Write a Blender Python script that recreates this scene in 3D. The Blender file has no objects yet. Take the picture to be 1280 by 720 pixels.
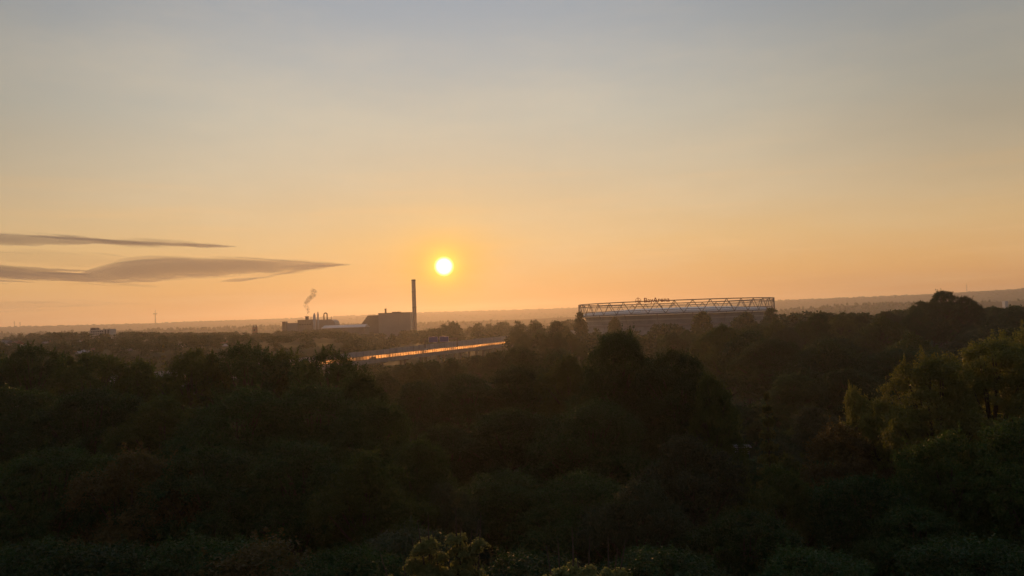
import bpy, math, random
import numpy as np
from mathutils import Matrix, Vector

random.seed(7)
SC = bpy.context.scene
COL = SC.collection
PI = math.pi
R = math.radians


def lin(r, g, b):
    f = lambda c: (c / 255 / 12.92) if c / 255 <= 0.04045 else ((c / 255 + 0.055) / 1.055) ** 2.4
    return (f(r), f(g), f(b), 1.0)


# ------------------------------------------------------------------ camera
CAM = np.array([0.0, 0.0, 36.0])
FPX = 985.0
ROLL = R(1.97)
PITCH = math.atan(40 * math.cos(ROLL) / FPX)
_F = np.array([0, math.cos(PITCH), math.sin(PITCH)])
_U0 = np.array([0, -math.sin(PITCH), math.cos(PITCH)])
_R0 = np.array([1.0, 0, 0])
_RT = math.cos(ROLL) * _R0 - math.sin(ROLL) * _U0
_UP = math.cos(ROLL) * _U0 + math.sin(ROLL) * _R0
cd = bpy.data.cameras.new('camera')
cd.sensor_width = 36.0
cd.lens = 36.0 * FPX / 1280.0
cd.clip_start = 0.5
cd.clip_end = 90000
cam = bpy.data.objects.new('camera', cd)
COL.objects.link(cam)
m = Matrix.Identity(4)
for i in range(3):
    m[i][0] = _RT[i]
    m[i][1] = _UP[i]
    m[i][2] = -_F[i]
    m[i][3] = CAM[i]
cam.matrix_world = m
SC.camera = cam


def ray(px, py):
    return _F * FPX + (px - 640) * _RT + (360 - py) * _UP


def at(px, py, Y):
    """the world point seen at a photo position, Y metres ahead"""
    d = ray(px, py)
    return CAM + d / d[1] * Y


def onz(px, py, z):
    d = ray(px, py)
    return CAM + d * ((z - CAM[2]) / d[2])


def project(p):
    v = np.asarray(p, float) - CAM
    zf = v @ _F
    return 640 + FPX * (v @ _RT) / zf, 360 - FPX * (v @ _UP) / zf


# ------------------------------------------------------------------ light
_s = ray(555, 333)
_s = _s / np.linalg.norm(_s)
SUN_EL = math.asin(_s[2])
SUN_AZ = math.atan2(_s[0], _s[1])          # from +Y towards +X
SUN_DIR = Vector(_s)
sd = bpy.data.lights.new('sun', 'SUN')
sd.energy = 1.8
sd.angle = R(0.53)
sd.color = (1.0, 0.46, 0.15)
so = bpy.data.objects.new('sun', sd)
COL.objects.link(so)
so.rotation_euler = (-SUN_DIR).to_track_quat('-Z', 'Y').to_euler()

W = bpy.data.worlds.new('World')
SC.world = W
W.use_nodes = True
nt = W.node_tree
nt.nodes.clear()


class NG:
    """small helper to write node graphs"""

    def __init__(s, tree):
        s.t = tree

    def n(s, typ, **kw):
        x = s.t.nodes.new(typ)
        for k, v in kw.items():
            setattr(x, k, v)
        return x

    def put(s, sock, v):
        if hasattr(v, 'is_output') or isinstance(v, bpy.types.NodeSocket):
            s.t.links.new(v, sock)
        else:
            sock.default_value = v

    def math(s, op, a, b=None, c=None, clamp=False):
        x = s.n('ShaderNodeMath', operation=op, use_clamp=clamp)
        s.put(x.inputs[0], a)
        if b is not None:
            s.put(x.inputs[1], b)
        if c is not None:
            s.put(x.inputs[2], c)
        return x.outputs[0]

    def vmath(s, op, a, b=None):
        x = s.n('ShaderNodeVectorMath', operation=op)
        s.put(x.inputs[0], a)
        if b is not None:
            s.put(x.inputs[1], b)
        return x.outputs['Value'] if op in ('DOT_PRODUCT', 'LENGTH') else x.outputs[0]

    def smooth(s, v, a, b, lo=0.0, hi=1.0):
        x = s.n('ShaderNodeMapRange', interpolation_type='SMOOTHSTEP')
        s.put(x.inputs[0], v)
        for i, q in enumerate((a, b, lo, hi)):
            x.inputs[i + 1].default_value = q
        return x.outputs[0]

    def ramp(s, fac, stops, interp='LINEAR'):
        x = s.n('ShaderNodeValToRGB')
        cr = x.color_ramp
        cr.interpolation = interp
        while len(cr.elements) > 1:
            cr.elements.remove(cr.elements[-1])
        cr.elements[0].position = stops[0][0]
        cr.elements[0].color = stops[0][1]
        for p, c in stops[1:]:
            e = cr.elements.new(p)
            e.color = c
        s.put(x.inputs[0], fac)
        return x.outputs[0]

    def mix(s, f, a, b, blend='MIX'):
        x = s.n('ShaderNodeMix', data_type='RGBA', blend_type=blend)
        s.put(x.inputs[0], f)
        s.put(x.inputs[6], a)
        s.put(x.inputs[7], b)
        return x.outputs[2]

    def noise(s, vec, scale, detail=4, rough=0.55, dim='3D'):
        x = s.n('ShaderNodeTexNoise')
        if vec is not None:
            s.put(x.inputs['Vector'], vec)
        x.inputs['Scale'].default_value = scale
        x.inputs['Detail'].default_value = detail
        x.inputs['Roughness'].default_value = rough
        return x.outputs['Fac']


g = NG(nt)
gen = g.n('ShaderNodeTexCoord').outputs['Generated']
nrm = g.vmath('NORMALIZE', gen)
sep = g.n('ShaderNodeSeparateXYZ')
g.put(sep.inputs[0], nrm)
elev = g.math('MULTIPLY', g.math('ARCSINE', sep.outputs[2]), 180 / PI)          # degrees
efac = g.math('DIVIDE', elev, 45.0, clamp=True)
# colour of the clear sunset sky by height, on the sun's side and opposite it
E = lambda d: d / 45.0
sunward = g.ramp(efac, [
    (E(0), lin(224, 154, 92)), (E(1.0), lin(226, 160, 96)), (E(3.0), lin(229, 175, 110)), (E(5.5), lin(228, 188, 131)),
    (E(7.5), lin(220, 191, 147)), (E(10.7), lin(207, 192, 164)), (E(14.4), lin(194, 190, 175)), (E(18), lin(181, 183, 179)),
    (E(21.5), lin(167, 174, 180)), (E(25), lin(156, 167, 180)), (E(45), lin(116, 133, 158))])
away = g.ramp(efac, [
    (E(0), lin(94, 92, 104)), (E(8), lin(112, 104, 110)), (E(16), lin(106, 108, 120)), (E(45), lin(96, 110, 132))])
ax = g.math('MULTIPLY', sep.outputs[0], math.sin(SUN_AZ))
side = g.math('ADD', ax, g.math('MULTIPLY', sep.outputs[1], math.cos(SUN_AZ)))   # +1 sunward .. -1 away
base = g.mix(g.smooth(side, -0.5, 0.75), away, sunward)
# the atmosphere's own sky model, a small share of the light
sky = g.n('ShaderNodeTexSky', sky_type='NISHITA')
sky.sun_disc = False
sky.sun_elevation = SUN_EL
sky.sun_rotation = SUN_AZ
sky.dust_density = 4.0
sky.air_density = 1.2
nish = g.mix(1.0, sky.outputs[0], (0.05, 0.05, 0.05, 1), 'MULTIPLY')
base = g.mix(0.04, base, nish)
# thin high streaks of cirrus
mp = g.n('ShaderNodeMapping')
g.put(mp.inputs[0], nrm)
mp.inputs['Scale'].default_value = (1.6, 1.6, 26.0)
mp.inputs['Rotation'].default_value = (0.0, R(2.0), 0.0)
st = g.noise(mp.outputs[0], 2.3, 5, 0.6)
st = g.math('MULTIPLY', g.smooth(st, 0.48, 0.8), g.smooth(elev, 14.0, 3.0))
base = g.mix(g.math('MULTIPLY', st, 0.5), base, lin(244, 196, 132))
st2 = g.noise(mp.outputs[0], 1.1, 5, 0.6)
st2 = g.math('MULTIPLY', g.smooth(st2, 0.50, 0.75), g.smooth(elev, 4.0, 1.0))
base = g.mix(g.math('MULTIPLY', st2, 0.5), base, lin(206, 148, 98))
mp2 = g.n('ShaderNodeMapping')
g.put(mp2.inputs[0], nrm)
mp2.inputs['Scale'].default_value = (1.2, 1.2, 5.0)
mp2.inputs['Rotation'].default_value = (0.0, R(-6.0), R(20))
veil = g.noise(mp2.outputs[0], 1.9, 6, 0.6)
base = g.mix(g.math('MULTIPLY', g.smooth(veil, 0.40, 0.72), 0.24), base, lin(232, 212, 178))
# aureole round the sun and its disc
cosang = g.vmath('DOT_PRODUCT', nrm, tuple(SUN_DIR))
ang = g.math('MULTIPLY', g.math('ARCCOSINE', g.math('MINIMUM', cosang, 1.0)), 180 / PI)


# the sky dims away from the sun, most of all higher up
dim = g.math('MULTIPLY', g.smooth(ang, 14.0, 40.0), g.smooth(elev, 1.0, 13.0))
dim = g.math('SUBTRACT', 1.0, g.math('MULTIPLY', dim, 0.33))
dm = g.n('ShaderNodeVectorMath', operation='SCALE')
g.put(dm.inputs[0], base)
g.put(dm.inputs['Scale'], dim)
base = dm.outputs[0]


def gauss(sig, amp):
    q = g.math('DIVIDE', ang, sig)
    return g.math('MULTIPLY', g.math('EXPONENT', g.math('MULTIPLY', g.math('MULTIPLY', q, q), -1.0)), amp)


def addc(col, fac, c):
    x = g.n('ShaderNodeVectorMath', operation='SCALE')
    x.inputs[0].default_value = c
    g.put(x.inputs['Scale'], fac)
    return g.vmath('ADD', col, x.outputs[0])


base = addc(base, gauss(7.0, 0.035), (1.0, 0.15, -0.55))
base = addc(base, gauss(2.9, 0.16), (1.0, 0.22, -0.50))
base = addc(base, gauss(1.05, 0.62), (1.0, 0.80, 0.02))
base = addc(base, g.smooth(ang, 0.76, 0.20), (6.0, 5.4, 2.6))
bg = g.n('ShaderNodeBackground')
g.put(bg.inputs[0], base)
bg.inputs[1].default_value = 1.0
out = g.n('ShaderNodeOutputWorld')
nt.links.new(bg.outputs[0], out.inputs[0])

SC.view_settings.view_transform = 'Standard'
SC.view_settings.look = 'None'
SC.view_settings.exposure = 0.0
SC.view_settings.gamma = 1.0
SC.view_settings.use_curve_mapping = False
SC.render.engine = 'CYCLES'
cy = SC.cycles
cy.use_denoising = True
cy.max_bounces = 6
cy.diffuse_bounces = 2
cy.glossy_bounces = 2
cy.transmission_bounces = 4
cy.transparent_max_bounces = 8
cy.volume_bounces = 1
cy.volume_max_steps = 256
cy.sample_clamp_indirect = 4.0
cy.use_adaptive_sampling = True
cy.adaptive_threshold = 0.02


# ------------------------------------------------------------------ helpers
def tag(o, label=None, cat=None, group=None, kind=None):
    if label:
        o['label'] = label
    if cat:
        o['category'] = cat
    if group:
        o['group'] = group
    if kind:
        o['kind'] = kind
    return o


def link(o, parent=None):
    COL.objects.link(o)
    if parent is not None:
        o.parent = parent
    return o


def empty(name, loc, label, cat, group=None, rz=0.0):
    o = bpy.data.objects.new(name, None)
    o.location = tuple(loc)
    o.rotation_euler = (0, 0, rz)
    o.empty_display_size = 1
    link(o)
    return tag(o, label, cat, group)


class MB:
    """collects shapes for one mesh"""

    def __init__(s):
        s.v = []
        s.f = []

    def add(s, vs, fs):
        k = len(s.v)
        s.v += [tuple(map(float, p)) for p in vs]
        s.f += [tuple(i + k for i in q) for q in fs]
        return s

    def box(s, x0, x1, y0, y1, z0, z1):
        return s.add([(x0, y0, z0), (x1, y0, z0), (x1, y1, z0), (x0, y1, z0), (x0, y0, z1), (x1, y0, z1), (x1, y1, z1), (x0, y1, z1)],
                     [(3, 2, 1, 0), (4, 5, 6, 7), (0, 1, 5, 4), (1, 2, 6, 5), (2, 3, 7, 6), (3, 0, 4, 7)])

    def prism(s, pts, y0, y1):
        """outline in x,z run along y"""
        n = len(pts)
        vs = [(x, y0, z) for x, z in pts] + [(x, y1, z) for x, z in pts]
        return s.add(vs, [tuple(range(n)), tuple(range(2 * n - 1, n - 1, -1))] + [((i + 1) % n, i, n + i, n + (i + 1) % n) for i in range(n)])

    def lathe(s, prof, n=16, c=(0, 0)):
        vs = []
        for r_, z in prof:
            for i in range(n):
                a = 2 * PI * i / n
                vs.append((c[0] + r_ * math.cos(a), c[1] + r_ * math.sin(a), z))
        fs = []
        for k in range(len(prof) - 1):
            for i in range(n):
                j = (i + 1) % n
                fs.append((k * n + i, k * n + j, (k + 1) * n + j, (k + 1) * n + i))
        fs.append(tuple(reversed(range(n))))
        fs.append(tuple(range((len(prof) - 1) * n, len(prof) * n)))
        return s.add(vs, fs)

    def tube(s, pts, rad, n=6, closed=False):
        pts = [np.asarray(p, float) for p in pts]
        rads = rad if hasattr(rad, '__len__') else [rad] * len(pts)
        vs, m_ = [], len(pts)
        for i, p in enumerate(pts):
            a = pts[(i - 1) % m_] if (closed or i) else p
            b = pts[(i + 1) % m_] if (closed or i < m_ - 1) else p
            d = b - a
            d = d / (np.linalg.norm(d) + 1e-9)
            u = np.cross(d, (0, 0, 1.0)) if abs(d[2]) < 0.95 else np.cross(d, (1.0, 0, 0))
            u /= np.linalg.norm(u)
            w = np.cross(d, u)
            for k in range(n):
                t = 2 * PI * k / n
                vs.append(p + rads[i] * (math.cos(t) * u + math.sin(t) * w))
        fs = []
        for i in range(m_ if closed else m_ - 1):
            j = (i + 1) % m_
            for k in range(n):
                l = (k + 1) % n
                fs.append((i * n + k, i * n + l, j * n + l, j * n + k))
        if not closed:
            fs.append(tuple(reversed(range(n))))
            fs.append(tuple(range((m_ - 1) * n, m_ * n)))
        return s.add(vs, fs)

    def mesh(s, name, mat, smooth=False):
        me = bpy.data.meshes.new(name)
        me.from_pydata(s.v, [], s.f)
        me.materials.append(mat)
        if smooth:
            me.polygons.foreach_set('use_smooth', [True] * len(me.polygons))
        me.update()
        return me

    def build(s, name, mat, parent=None, smooth=False, bevel=0.0):
        o = bpy.data.objects.new(name, s.mesh(name, mat, smooth))
        if bevel:
            b = o.modifiers.new('bevel', 'BEVEL')
            b.width = bevel
            b.segments = 1
        return link(o, parent)


def np_mesh(name, V, Q, mat, tint=None, smooth=False):
    """quads from numpy arrays"""
    me = bpy.data.meshes.new(name)
    nv, nf = len(V), len(Q)
    k = Q.shape[1]
    me.vertices.add(nv)
    me.vertices.foreach_set('co', np.ascontiguousarray(V, dtype=np.float32).ravel())
    me.loops.add(nf * k)
    me.loops.foreach_set('vertex_index', np.ascontiguousarray(Q, dtype=np.int32).ravel())
    me.polygons.add(nf)
    me.polygons.foreach_set('loop_start', np.arange(nf, dtype=np.int32) * k)
    me.polygons.foreach_set('loop_total', np.full(nf, k, dtype=np.int32))
    if smooth:
        me.polygons.foreach_set('use_smooth', np.ones(nf, dtype=bool))
    me.materials.append(mat)
    if tint is not None:
        a = me.attributes.new('tint', 'FLOAT', 'FACE')
        a.data.foreach_set('value', np.ascontiguousarray(tint, dtype=np.float32))
    me.update(calc_edges=True)
    me.validate()
    return me


# ------------------------------------------------------------------ materials
def material(name):
    mt = bpy.data.materials.new(name)
    mt.use_nodes = True
    mt.node_tree.nodes.clear()
    gg = NG(mt.node_tree)
    o = gg.n('ShaderNodeOutputMaterial')
    return mt, gg, o


def plain(name, col, rough=0.7, metal=0.0, var=0.15, scale=0.6, spec=0.3, bump=0.0, col2=None):
    mt, gg, o = material(name)
    p = gg.n('ShaderNodeBsdfPrincipled')
    tc = gg.n('ShaderNodeTexCoord').outputs['Object']
    nz = gg.noise(tc, scale, 6, 0.65)
    c1 = tuple(c * (1 - var) for c in col) + (1,)
    c2 = (tuple(c * (1 + var) for c in col) if col2 is None else tuple(col2)) + (1,)
    gg.put(p.inputs['Base Color'], gg.ramp(nz, [(0.3, c1), (0.7, c2)]))
    gg.put(p.inputs['Roughness'], gg.math('ADD', gg.math('MULTIPLY', nz, 0.15), rough - 0.07))
    p.inputs['Metallic'].default_value = metal
    p.inputs['Specular IOR Level'].default_value = spec
    if bump:
        b = gg.n('ShaderNodeBump')
        b.inputs['Strength'].default_value = bump
        gg.put(b.inputs['Height'], nz)
        gg.put(p.inputs['Normal'], b.outputs[0])
    mt.node_tree.links.new(p.outputs[0], o.inputs[0])
    return mt


def leafmat(name, c1, c2, trans=0.32, tcol=None, ovar=0.5):
    mt, gg, o = material(name)
    at_ = gg.n('ShaderNodeAttribute', attribute_name='tint').outputs['Fac']
    rnd = gg.n('ShaderNodeObjectInfo').outputs['Random']
    col = gg.mix(at_, c1 + (1,), c2 + (1,))
    hs = gg.n('ShaderNodeHueSaturation')
    gg.put(hs.inputs['Color'], col)
    gg.put(hs.inputs['Hue'], gg.math('ADD', gg.math('MULTIPLY', gg.math('FRACT', gg.math('MULTIPLY', rnd, 7.31)), 0.04), 0.48))
    gg.put(hs.inputs['Value'], gg.math('ADD', gg.math('MULTIPLY', rnd, ovar * 1.3), 1 - ovar * 0.6))
    p = gg.n('ShaderNodeBsdfPrincipled')
    gg.put(p.inputs['Base Color'], hs.outputs[0])
    p.inputs['Roughness'].default_value = 0.55
    p.inputs['Specular IOR Level'].default_value = 0.22
    t = gg.n('ShaderNodeBsdfTranslucent')
    gg.put(t.inputs[0], gg.mix(0.6, hs.outputs[0], (tcol or (c2[0] * 1.35, c2[1] * 1.4, c2[2] * 0.7)) + (1,)))
    mx = gg.n('ShaderNodeMixShader')
    mx.inputs[0].default_value = trans
    mt.node_tree.links.new(p.outputs[0], mx.inputs[1])
    mt.node_tree.links.new(t.outputs[0], mx.inputs[2])
    mt.node_tree.links.new(mx.outputs[0], o.inputs[0])
    return mt


M = dict(
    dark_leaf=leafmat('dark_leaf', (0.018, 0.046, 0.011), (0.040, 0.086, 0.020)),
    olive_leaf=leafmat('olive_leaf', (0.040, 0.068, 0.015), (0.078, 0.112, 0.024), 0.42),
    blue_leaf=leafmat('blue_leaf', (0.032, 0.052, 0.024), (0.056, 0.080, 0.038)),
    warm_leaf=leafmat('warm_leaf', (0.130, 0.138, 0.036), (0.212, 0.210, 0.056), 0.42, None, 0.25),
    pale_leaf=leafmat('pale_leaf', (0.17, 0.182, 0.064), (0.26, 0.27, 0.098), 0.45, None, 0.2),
    brown_leaf=leafmat('brown_leaf', (0.092, 0.076, 0.025), (0.150, 0.118, 0.036)),
    needle=leafmat('needle', (0.10, 0.105, 0.028), (0.175, 0.165, 0.042), 0.35),
    bark=plain('bark', (0.075, 0.058, 0.042), 0.9, scale=4, bump=0.5),
    concrete=plain('concrete', (0.30, 0.28, 0.26), 0.85, scale=0.25, var=0.2),
    barrier=plain('barrier_concrete', (0.34, 0.32, 0.31), 0.8, scale=0.12, var=0.22),
    asphalt=plain('asphalt', (0.055, 0.053, 0.05), 0.5, scale=0.5, spec=0.5),
    steel=plain('painted_steel', (0.16, 0.15, 0.15), 0.5, 0.3, spec=0.5),
    dark_steel=plain('dark_steel', (0.07, 0.065, 0.06), 0.5, 0.4),
    white=plain('white_paint', (0.72, 0.71, 0.69), 0.5),
    membrane=plain('roof_membrane', (0.88, 0.87, 0.85), 0.6, scale=0.05, var=0.08),
    facade=plain('stadium_facade', (0.27, 0.27, 0.28), 0.6, scale=0.08, var=0.3),
    clad=plain('metal_cladding', (0.28, 0.26, 0.26), 0.6, 0.1, scale=0.05, var=0.12),
    clad_dark=plain('dark_cladding', (0.13, 0.125, 0.125), 0.65, 0.1, scale=0.05, var=0.2),
    sheet_roof=plain('sheet_roof', (0.42, 0.41, 0.42), 0.45, 0.2, scale=0.08, var=0.12),
    chimney=plain('chimney_concrete', (0.22, 0.19, 0.18), 0.85, scale=0.08, var=0.2),
    blue=plain('blue_sign_face', (0.022, 0.045, 0.26), 0.45, var=0.05),
    red_letters=plain('red_letter', (0.45, 0.04, 0.03), 0.5),
    render_white=plain('pale_render', (0.48, 0.45, 0.42), 0.85, scale=0.3),
    brick=plain('brick_wall', (0.24, 0.13, 0.09), 0.9, scale=0.5, var=0.2),
    tile_red=plain('clay_roof', (0.20, 0.09, 0.06), 0.8, scale=0.6, var=0.25),
    tile_grey=plain('slate_roof', (0.13, 0.125, 0.13), 0.6, scale=0.6, var=0.25),
    glass_dark=plain('window_glass', (0.03, 0.035, 0.04), 0.12, var=0.0, spec=0.8),
    wood=plain('weathered_wood', (0.11, 0.11, 0.115), 0.8, scale=2.0, bump=0.2),
    tyre=plain('tyre_rubber', (0.02, 0.02, 0.02), 0.9),
    car_white=plain('white_car_paint', (0.75, 0.74, 0.72), 0.25, var=0.03, spec=0.6),
    car_grey=plain('grey_car_paint', (0.22, 0.22, 0.23), 0.25, 0.4, var=0.03, spec=0.6),
    marking=plain('road_marking', (0.72, 0.72, 0.70), 0.6),
)
# grimy see-through sheets of the noise barrier: light passes on with a spread
mt, gg, o = material('barrier_glass')
rf = gg.n('ShaderNodeBsdfRefraction')
rf.inputs['IOR'].default_value = 1.25
rf.inputs['Roughness'].default_value = 0.62
rf.inputs['Color'].default_value = (0.66, 0.56, 0.46, 1)
df = gg.n('ShaderNodeBsdfDiffuse')
df.inputs[0].default_value = (0.25, 0.24, 0.22, 1)
mx = gg.n('ShaderNodeMixShader')
gg.put(mx.inputs[0], gg.math('ADD', gg.math('MULTIPLY', gg.smooth(gg.noise(gg.n('ShaderNodeNewGeometry').outputs['Position'], 0.06, 4, 0.7), 0.36, 0.70), 0.45), 0.10))
mt.node_tree.links.new(rf.outputs[0], mx.inputs[1])
mt.node_tree.links.new(df.outputs[0], mx.inputs[2])
mt.node_tree.links.new(mx.outputs[0], o.inputs[0])
M['barrier_glass'] = mt

# meadow, fields and far woods by place
mt, gg, o = material('ground_cover')
p = gg.n('ShaderNodeBsdfPrincipled')
pos = gg.n('ShaderNodeNewGeometry').outputs['Position']
n1 = gg.noise(pos, 0.0022, 6, 0.6)
n2 = gg.noise(pos, 0.03, 6, 0.7)
c = gg.ramp(n1, [(0.35, (0.028, 0.034, 0.013, 1)), (0.5, (0.042, 0.048, 0.018, 1)), (0.62, (0.070, 0.066, 0.028, 1)), (0.7, (0.036, 0.042, 0.017, 1))])
c = gg.mix(0.5, c, gg.ramp(n2, [(0.3, (0.03, 0.035, 0.014, 1)), (0.7, (0.055, 0.058, 0.024, 1))]))
gg.put(p.inputs['Base Color'], c)
p.inputs['Roughness'].default_value = 1.0
p.inputs['Specular IOR Level'].default_value = 0.05
mt.node_tree.links.new(p.outputs[0], o.inputs[0])
M['ground'] = mt


# ------------------------------------------------------------------ terrain
def smoothstep(x, a, b):
    t = np.clip((np.asarray(x, float) - a) / (b - a), 0, 1)
    return t * t * (3 - 2 * t)


def wob(a, seed, n=9, f0=3.0):
    rs = np.random.RandomState(seed)
    s_ = 0
    for k in range(n):
        s_ = s_ + np.sin(a * f0 * (1.55 ** k) + rs.uniform(0, 6.28)) / (1.45 ** k)
    return s_ / 2.2


def terrain(X, Y):
    X = np.asarray(X, float)
    Y = np.asarray(Y, float)
    r_ = np.hypot(X, Y)
    a = np.arctan2(X, Y)
    far = smoothstep(r_, 4700, 8300) * (118 + 24 * smoothstep(a, -.32, -.08) + 7 * wob(a, 3) + 16 * smoothstep(a, 0.45, 0.60) * (np.abs(a) < 1.2))
    rid = np.exp(-((r_ - 4000) / 650) ** 2)
    amp = 34 + 12 * wob(a, 5, 8, 5.0) + 14 * smoothstep(a, 0.3, 0.42) + 10 * smoothstep(-a, 0.2, 0.4)
    rid2 = np.exp(-((r_ - 2600) / 350) ** 2) * (12 + 8 * wob(a, 11, 7, 6.0))
    hill = 12 * np.exp(-((X - 330) / 230) ** 2 - ((Y - 620) / 230) ** 2)
    plat = 20 * smoothstep(r_, 500, 690) * (1 - .8 * smoothstep(r_, 1500, 2100)) * smoothstep(-a, 0.14, 0.24) * (np.abs(a) < 1.4)
    hill2 = 7 * np.exp(-((X - 170) / 60) ** 2 - ((Y - 430) / 70) ** 2)
    return plat + hill2 + far + rid * np.maximum(amp, 4) + np.maximum(rid2, 0) + hill


nr, na = 150, 240
rr = np.concatenate([[1.0], np.geomspace(20, 9000, nr - 1)])
aa = np.linspace(0, 2 * PI, na, endpoint=False)
RR, AA = np.meshgrid(rr, aa, indexing='ij')
GX, GY = RR * np.sin(AA), RR * np.cos(AA)
GZ = terrain(GX, GY)
V = np.stack([GX, GY, GZ], -1).reshape(-1, 3)
i, j = np.meshgrid(np.arange(nr - 1), np.arange(na), indexing='ij')
j2 = (j + 1) % na
Q = np.stack([i * na + j, i * na + j2, (i + 1) * na + j2, (i + 1) * na + j], -1).reshape(-1, 4)[:, ::-1]
ground = link(bpy.data.objects.new('ground', np_mesh('ground', V, Q, M['ground'], smooth=True)))
tag(ground, 'wide green valley floor rising into low hazy hills at the horizon', 'ground', kind='structure')


# ------------------------------------------------------------------ trees
def unit(v):
    return v / (np.linalg.norm(v, axis=-1, keepdims=True) + 1e-9)


def leaf_quads(rs, C, N, L, Wd):
    n = len(C)
    N = unit(N)
    u = unit(np.cross(N, rs.normal(size=(n, 3))))
    w = np.cross(N, u)
    L = L[:, None]
    Wd = Wd[:, None]
    bend = N * (L * 0.12)
    V = np.stack([C - u * L / 2 - bend, C - w * Wd / 2, C + u * L / 2 - bend, C + w * Wd / 2], 1).reshape(-1, 3)
    Q = np.arange(4 * n).reshape(-1, 4)
    return V, Q


def broadleaf(seed, R0=6.5, H=24.0, z0=6.5, nlobe=16, clump=0.95, per=55, leaf=0.34, shoots=0, lobe_r=(0.26, 0.46), cover=0.62, taper=1.0):
    """crown of leaves on overlapping boughs; returns the leaves and the bough centres"""
    rs = np.random.RandomState(seed)
    hz = (H - z0) / 2
    cz = z0 + hz
    lobes = [(np.array([0, 0, cz]), 0.55 * R0)]
    for k in range(nlobe):
        d = unit(rs.normal(size=3))
        if d[2] < -0.55:
            d[2] *= -0.6
        d = unit(d)
        lr = rs.uniform(*lobe_r) * R0
        zt = d[2]
        wid = 1.0 - max(0, zt) * (1 - taper) * 0.8
        c_ = np.array([d[0] * (R0 - lr * 0.9) * wid, d[1] * (R0 - lr * 0.9) * wid, cz + zt * (hz - lr * 0.9)])
        c_[:2] *= rs.uniform(0.66, 1.16)
        c_[2] = cz + (c_[2] - cz) * rs.uniform(0.78, 1.08)
        lobes.append((c_, lr))
    lobes.append((np.array([rs.uniform(-1, 1), rs.uniform(-1, 1), H - 0.3 * R0]), 0.3 * R0))
    Cs, Ds, Ts = [], [], []
    for q, (c_, lr) in enumerate(lobes):
        n = int(4 * PI * lr * lr / (PI * clump * clump) * cover * 2.0) + 4
        d = unit(rs.normal(size=(n, 3)))
        d[:, 2] = np.where(d[:, 2] < -0.5, -d[:, 2], d[:, 2])
        P = c_ + d * lr * rs.uniform(0.78, 1.10, (n, 1)) * np.array([1, 1, 0.9])
        keep = np.ones(n, bool)
        for w, (c2, r2) in enumerate(lobes):
            if w != q:
                keep &= np.linalg.norm(P - c2, axis=1) > r2 * 0.72
        P, d = P[keep], d[keep]
        Cs.append(P)
        Ds.append(d)
        Ts.append(np.clip(rs.normal(0.5, 0.25, len(P)) + rs.normal(0, 0.15), 0, 1))
    C = np.concatenate(Cs)
    D = np.concatenate(Ds)
    T = np.concatenate(Ts)
    n = len(C)
    rad = clump * rs.uniform(0.6, 1.25, n)
    # leaves of every clump
    k = np.repeat(np.arange(n), per)
    off = rs.normal(size=(len(k), 3)) * 0.52
    off[:, 2] *= 0.62
    P = C[k] + off * rad[k, None]
    Nn = D[k] * 0.55 + rs.normal(size=(len(k), 3)) * 0.65 + np.array([0, 0, 0.45])
    T2 = np.clip(T[k] + rs.normal(0, 0.12, len(k)), 0, 1)
    if shoots:
        s_i = rs.randint(0, n, shoots)
        dirs = unit(D[s_i] * 0.5 + np.array([0, 0, 0.75]) + rs.normal(size=(shoots, 3)) * 0.22)
        m_ = 46
        t = np.tile(np.linspace(0, 1, m_), shoots)
        kk = np.repeat(np.arange(shoots), m_)
        ln = rs.uniform(0.9, 2.3, shoots) * clump
        S = C[s_i][kk] + dirs[kk] * (t * ln[kk])[:, None] + rs.normal(size=(len(kk), 3)) * (0.30 * (1 - 0.75 * t))[:, None] * clump
        P = np.concatenate([P, S])
        Nn = np.concatenate([Nn, dirs[kk] * 0.2 + rs.normal(size=(len(kk), 3)) * 0.8])
        T2 = np.concatenate([T2, np.clip(T[s_i][kk] + 0.15, 0, 1)])
    L = leaf * rs.uniform(0.7, 1.35, len(P))
    V, Q = leaf_quads(rs, P, Nn, L, L * rs.uniform(0.5, 0.75, len(P)))
    return V, Q, T2, lobes


def trunk_mesh(name, lobes, H, z0, r0, seed):
    rs = random.Random(seed)
    mb = MB()
    top = H * 0.72
    pts, rad = [], []
    for k in range(7):
        t = k / 6
        pts.append((rs.uniform(-.25, .25) * t * 2, rs.uniform(-.25, .25) * t * 2, t * top))
        rad.append(r0 * (1.35 if k == 0 else 1 - 0.85 * t))
    mb.tube(pts, rad, 8)
    for c_, lr in lobes[1:]:
        zb = max(z0 * 0.75, min(top * 0.9, c_[2] - 0.55 * math.hypot(c_[0], c_[1]) - 1.5))
        t = zb / top
        b = np.array([0, 0, zb])
        mid = b * 0.45 + np.array(c_) * 0.55 + np.array([rs.uniform(-.4, .4), rs.uniform(-.4, .4), -0.5])
        mb.tube([b, mid, c_, np.array(c_) + (np.array(c_) - mid) * 0.3], [r0 * 0.42 * (1.1 - t * .6), r0 * .26, r0 * .12, r0 * .04], 5)
    return mb.mesh(name, M['bark'], True)


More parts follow.
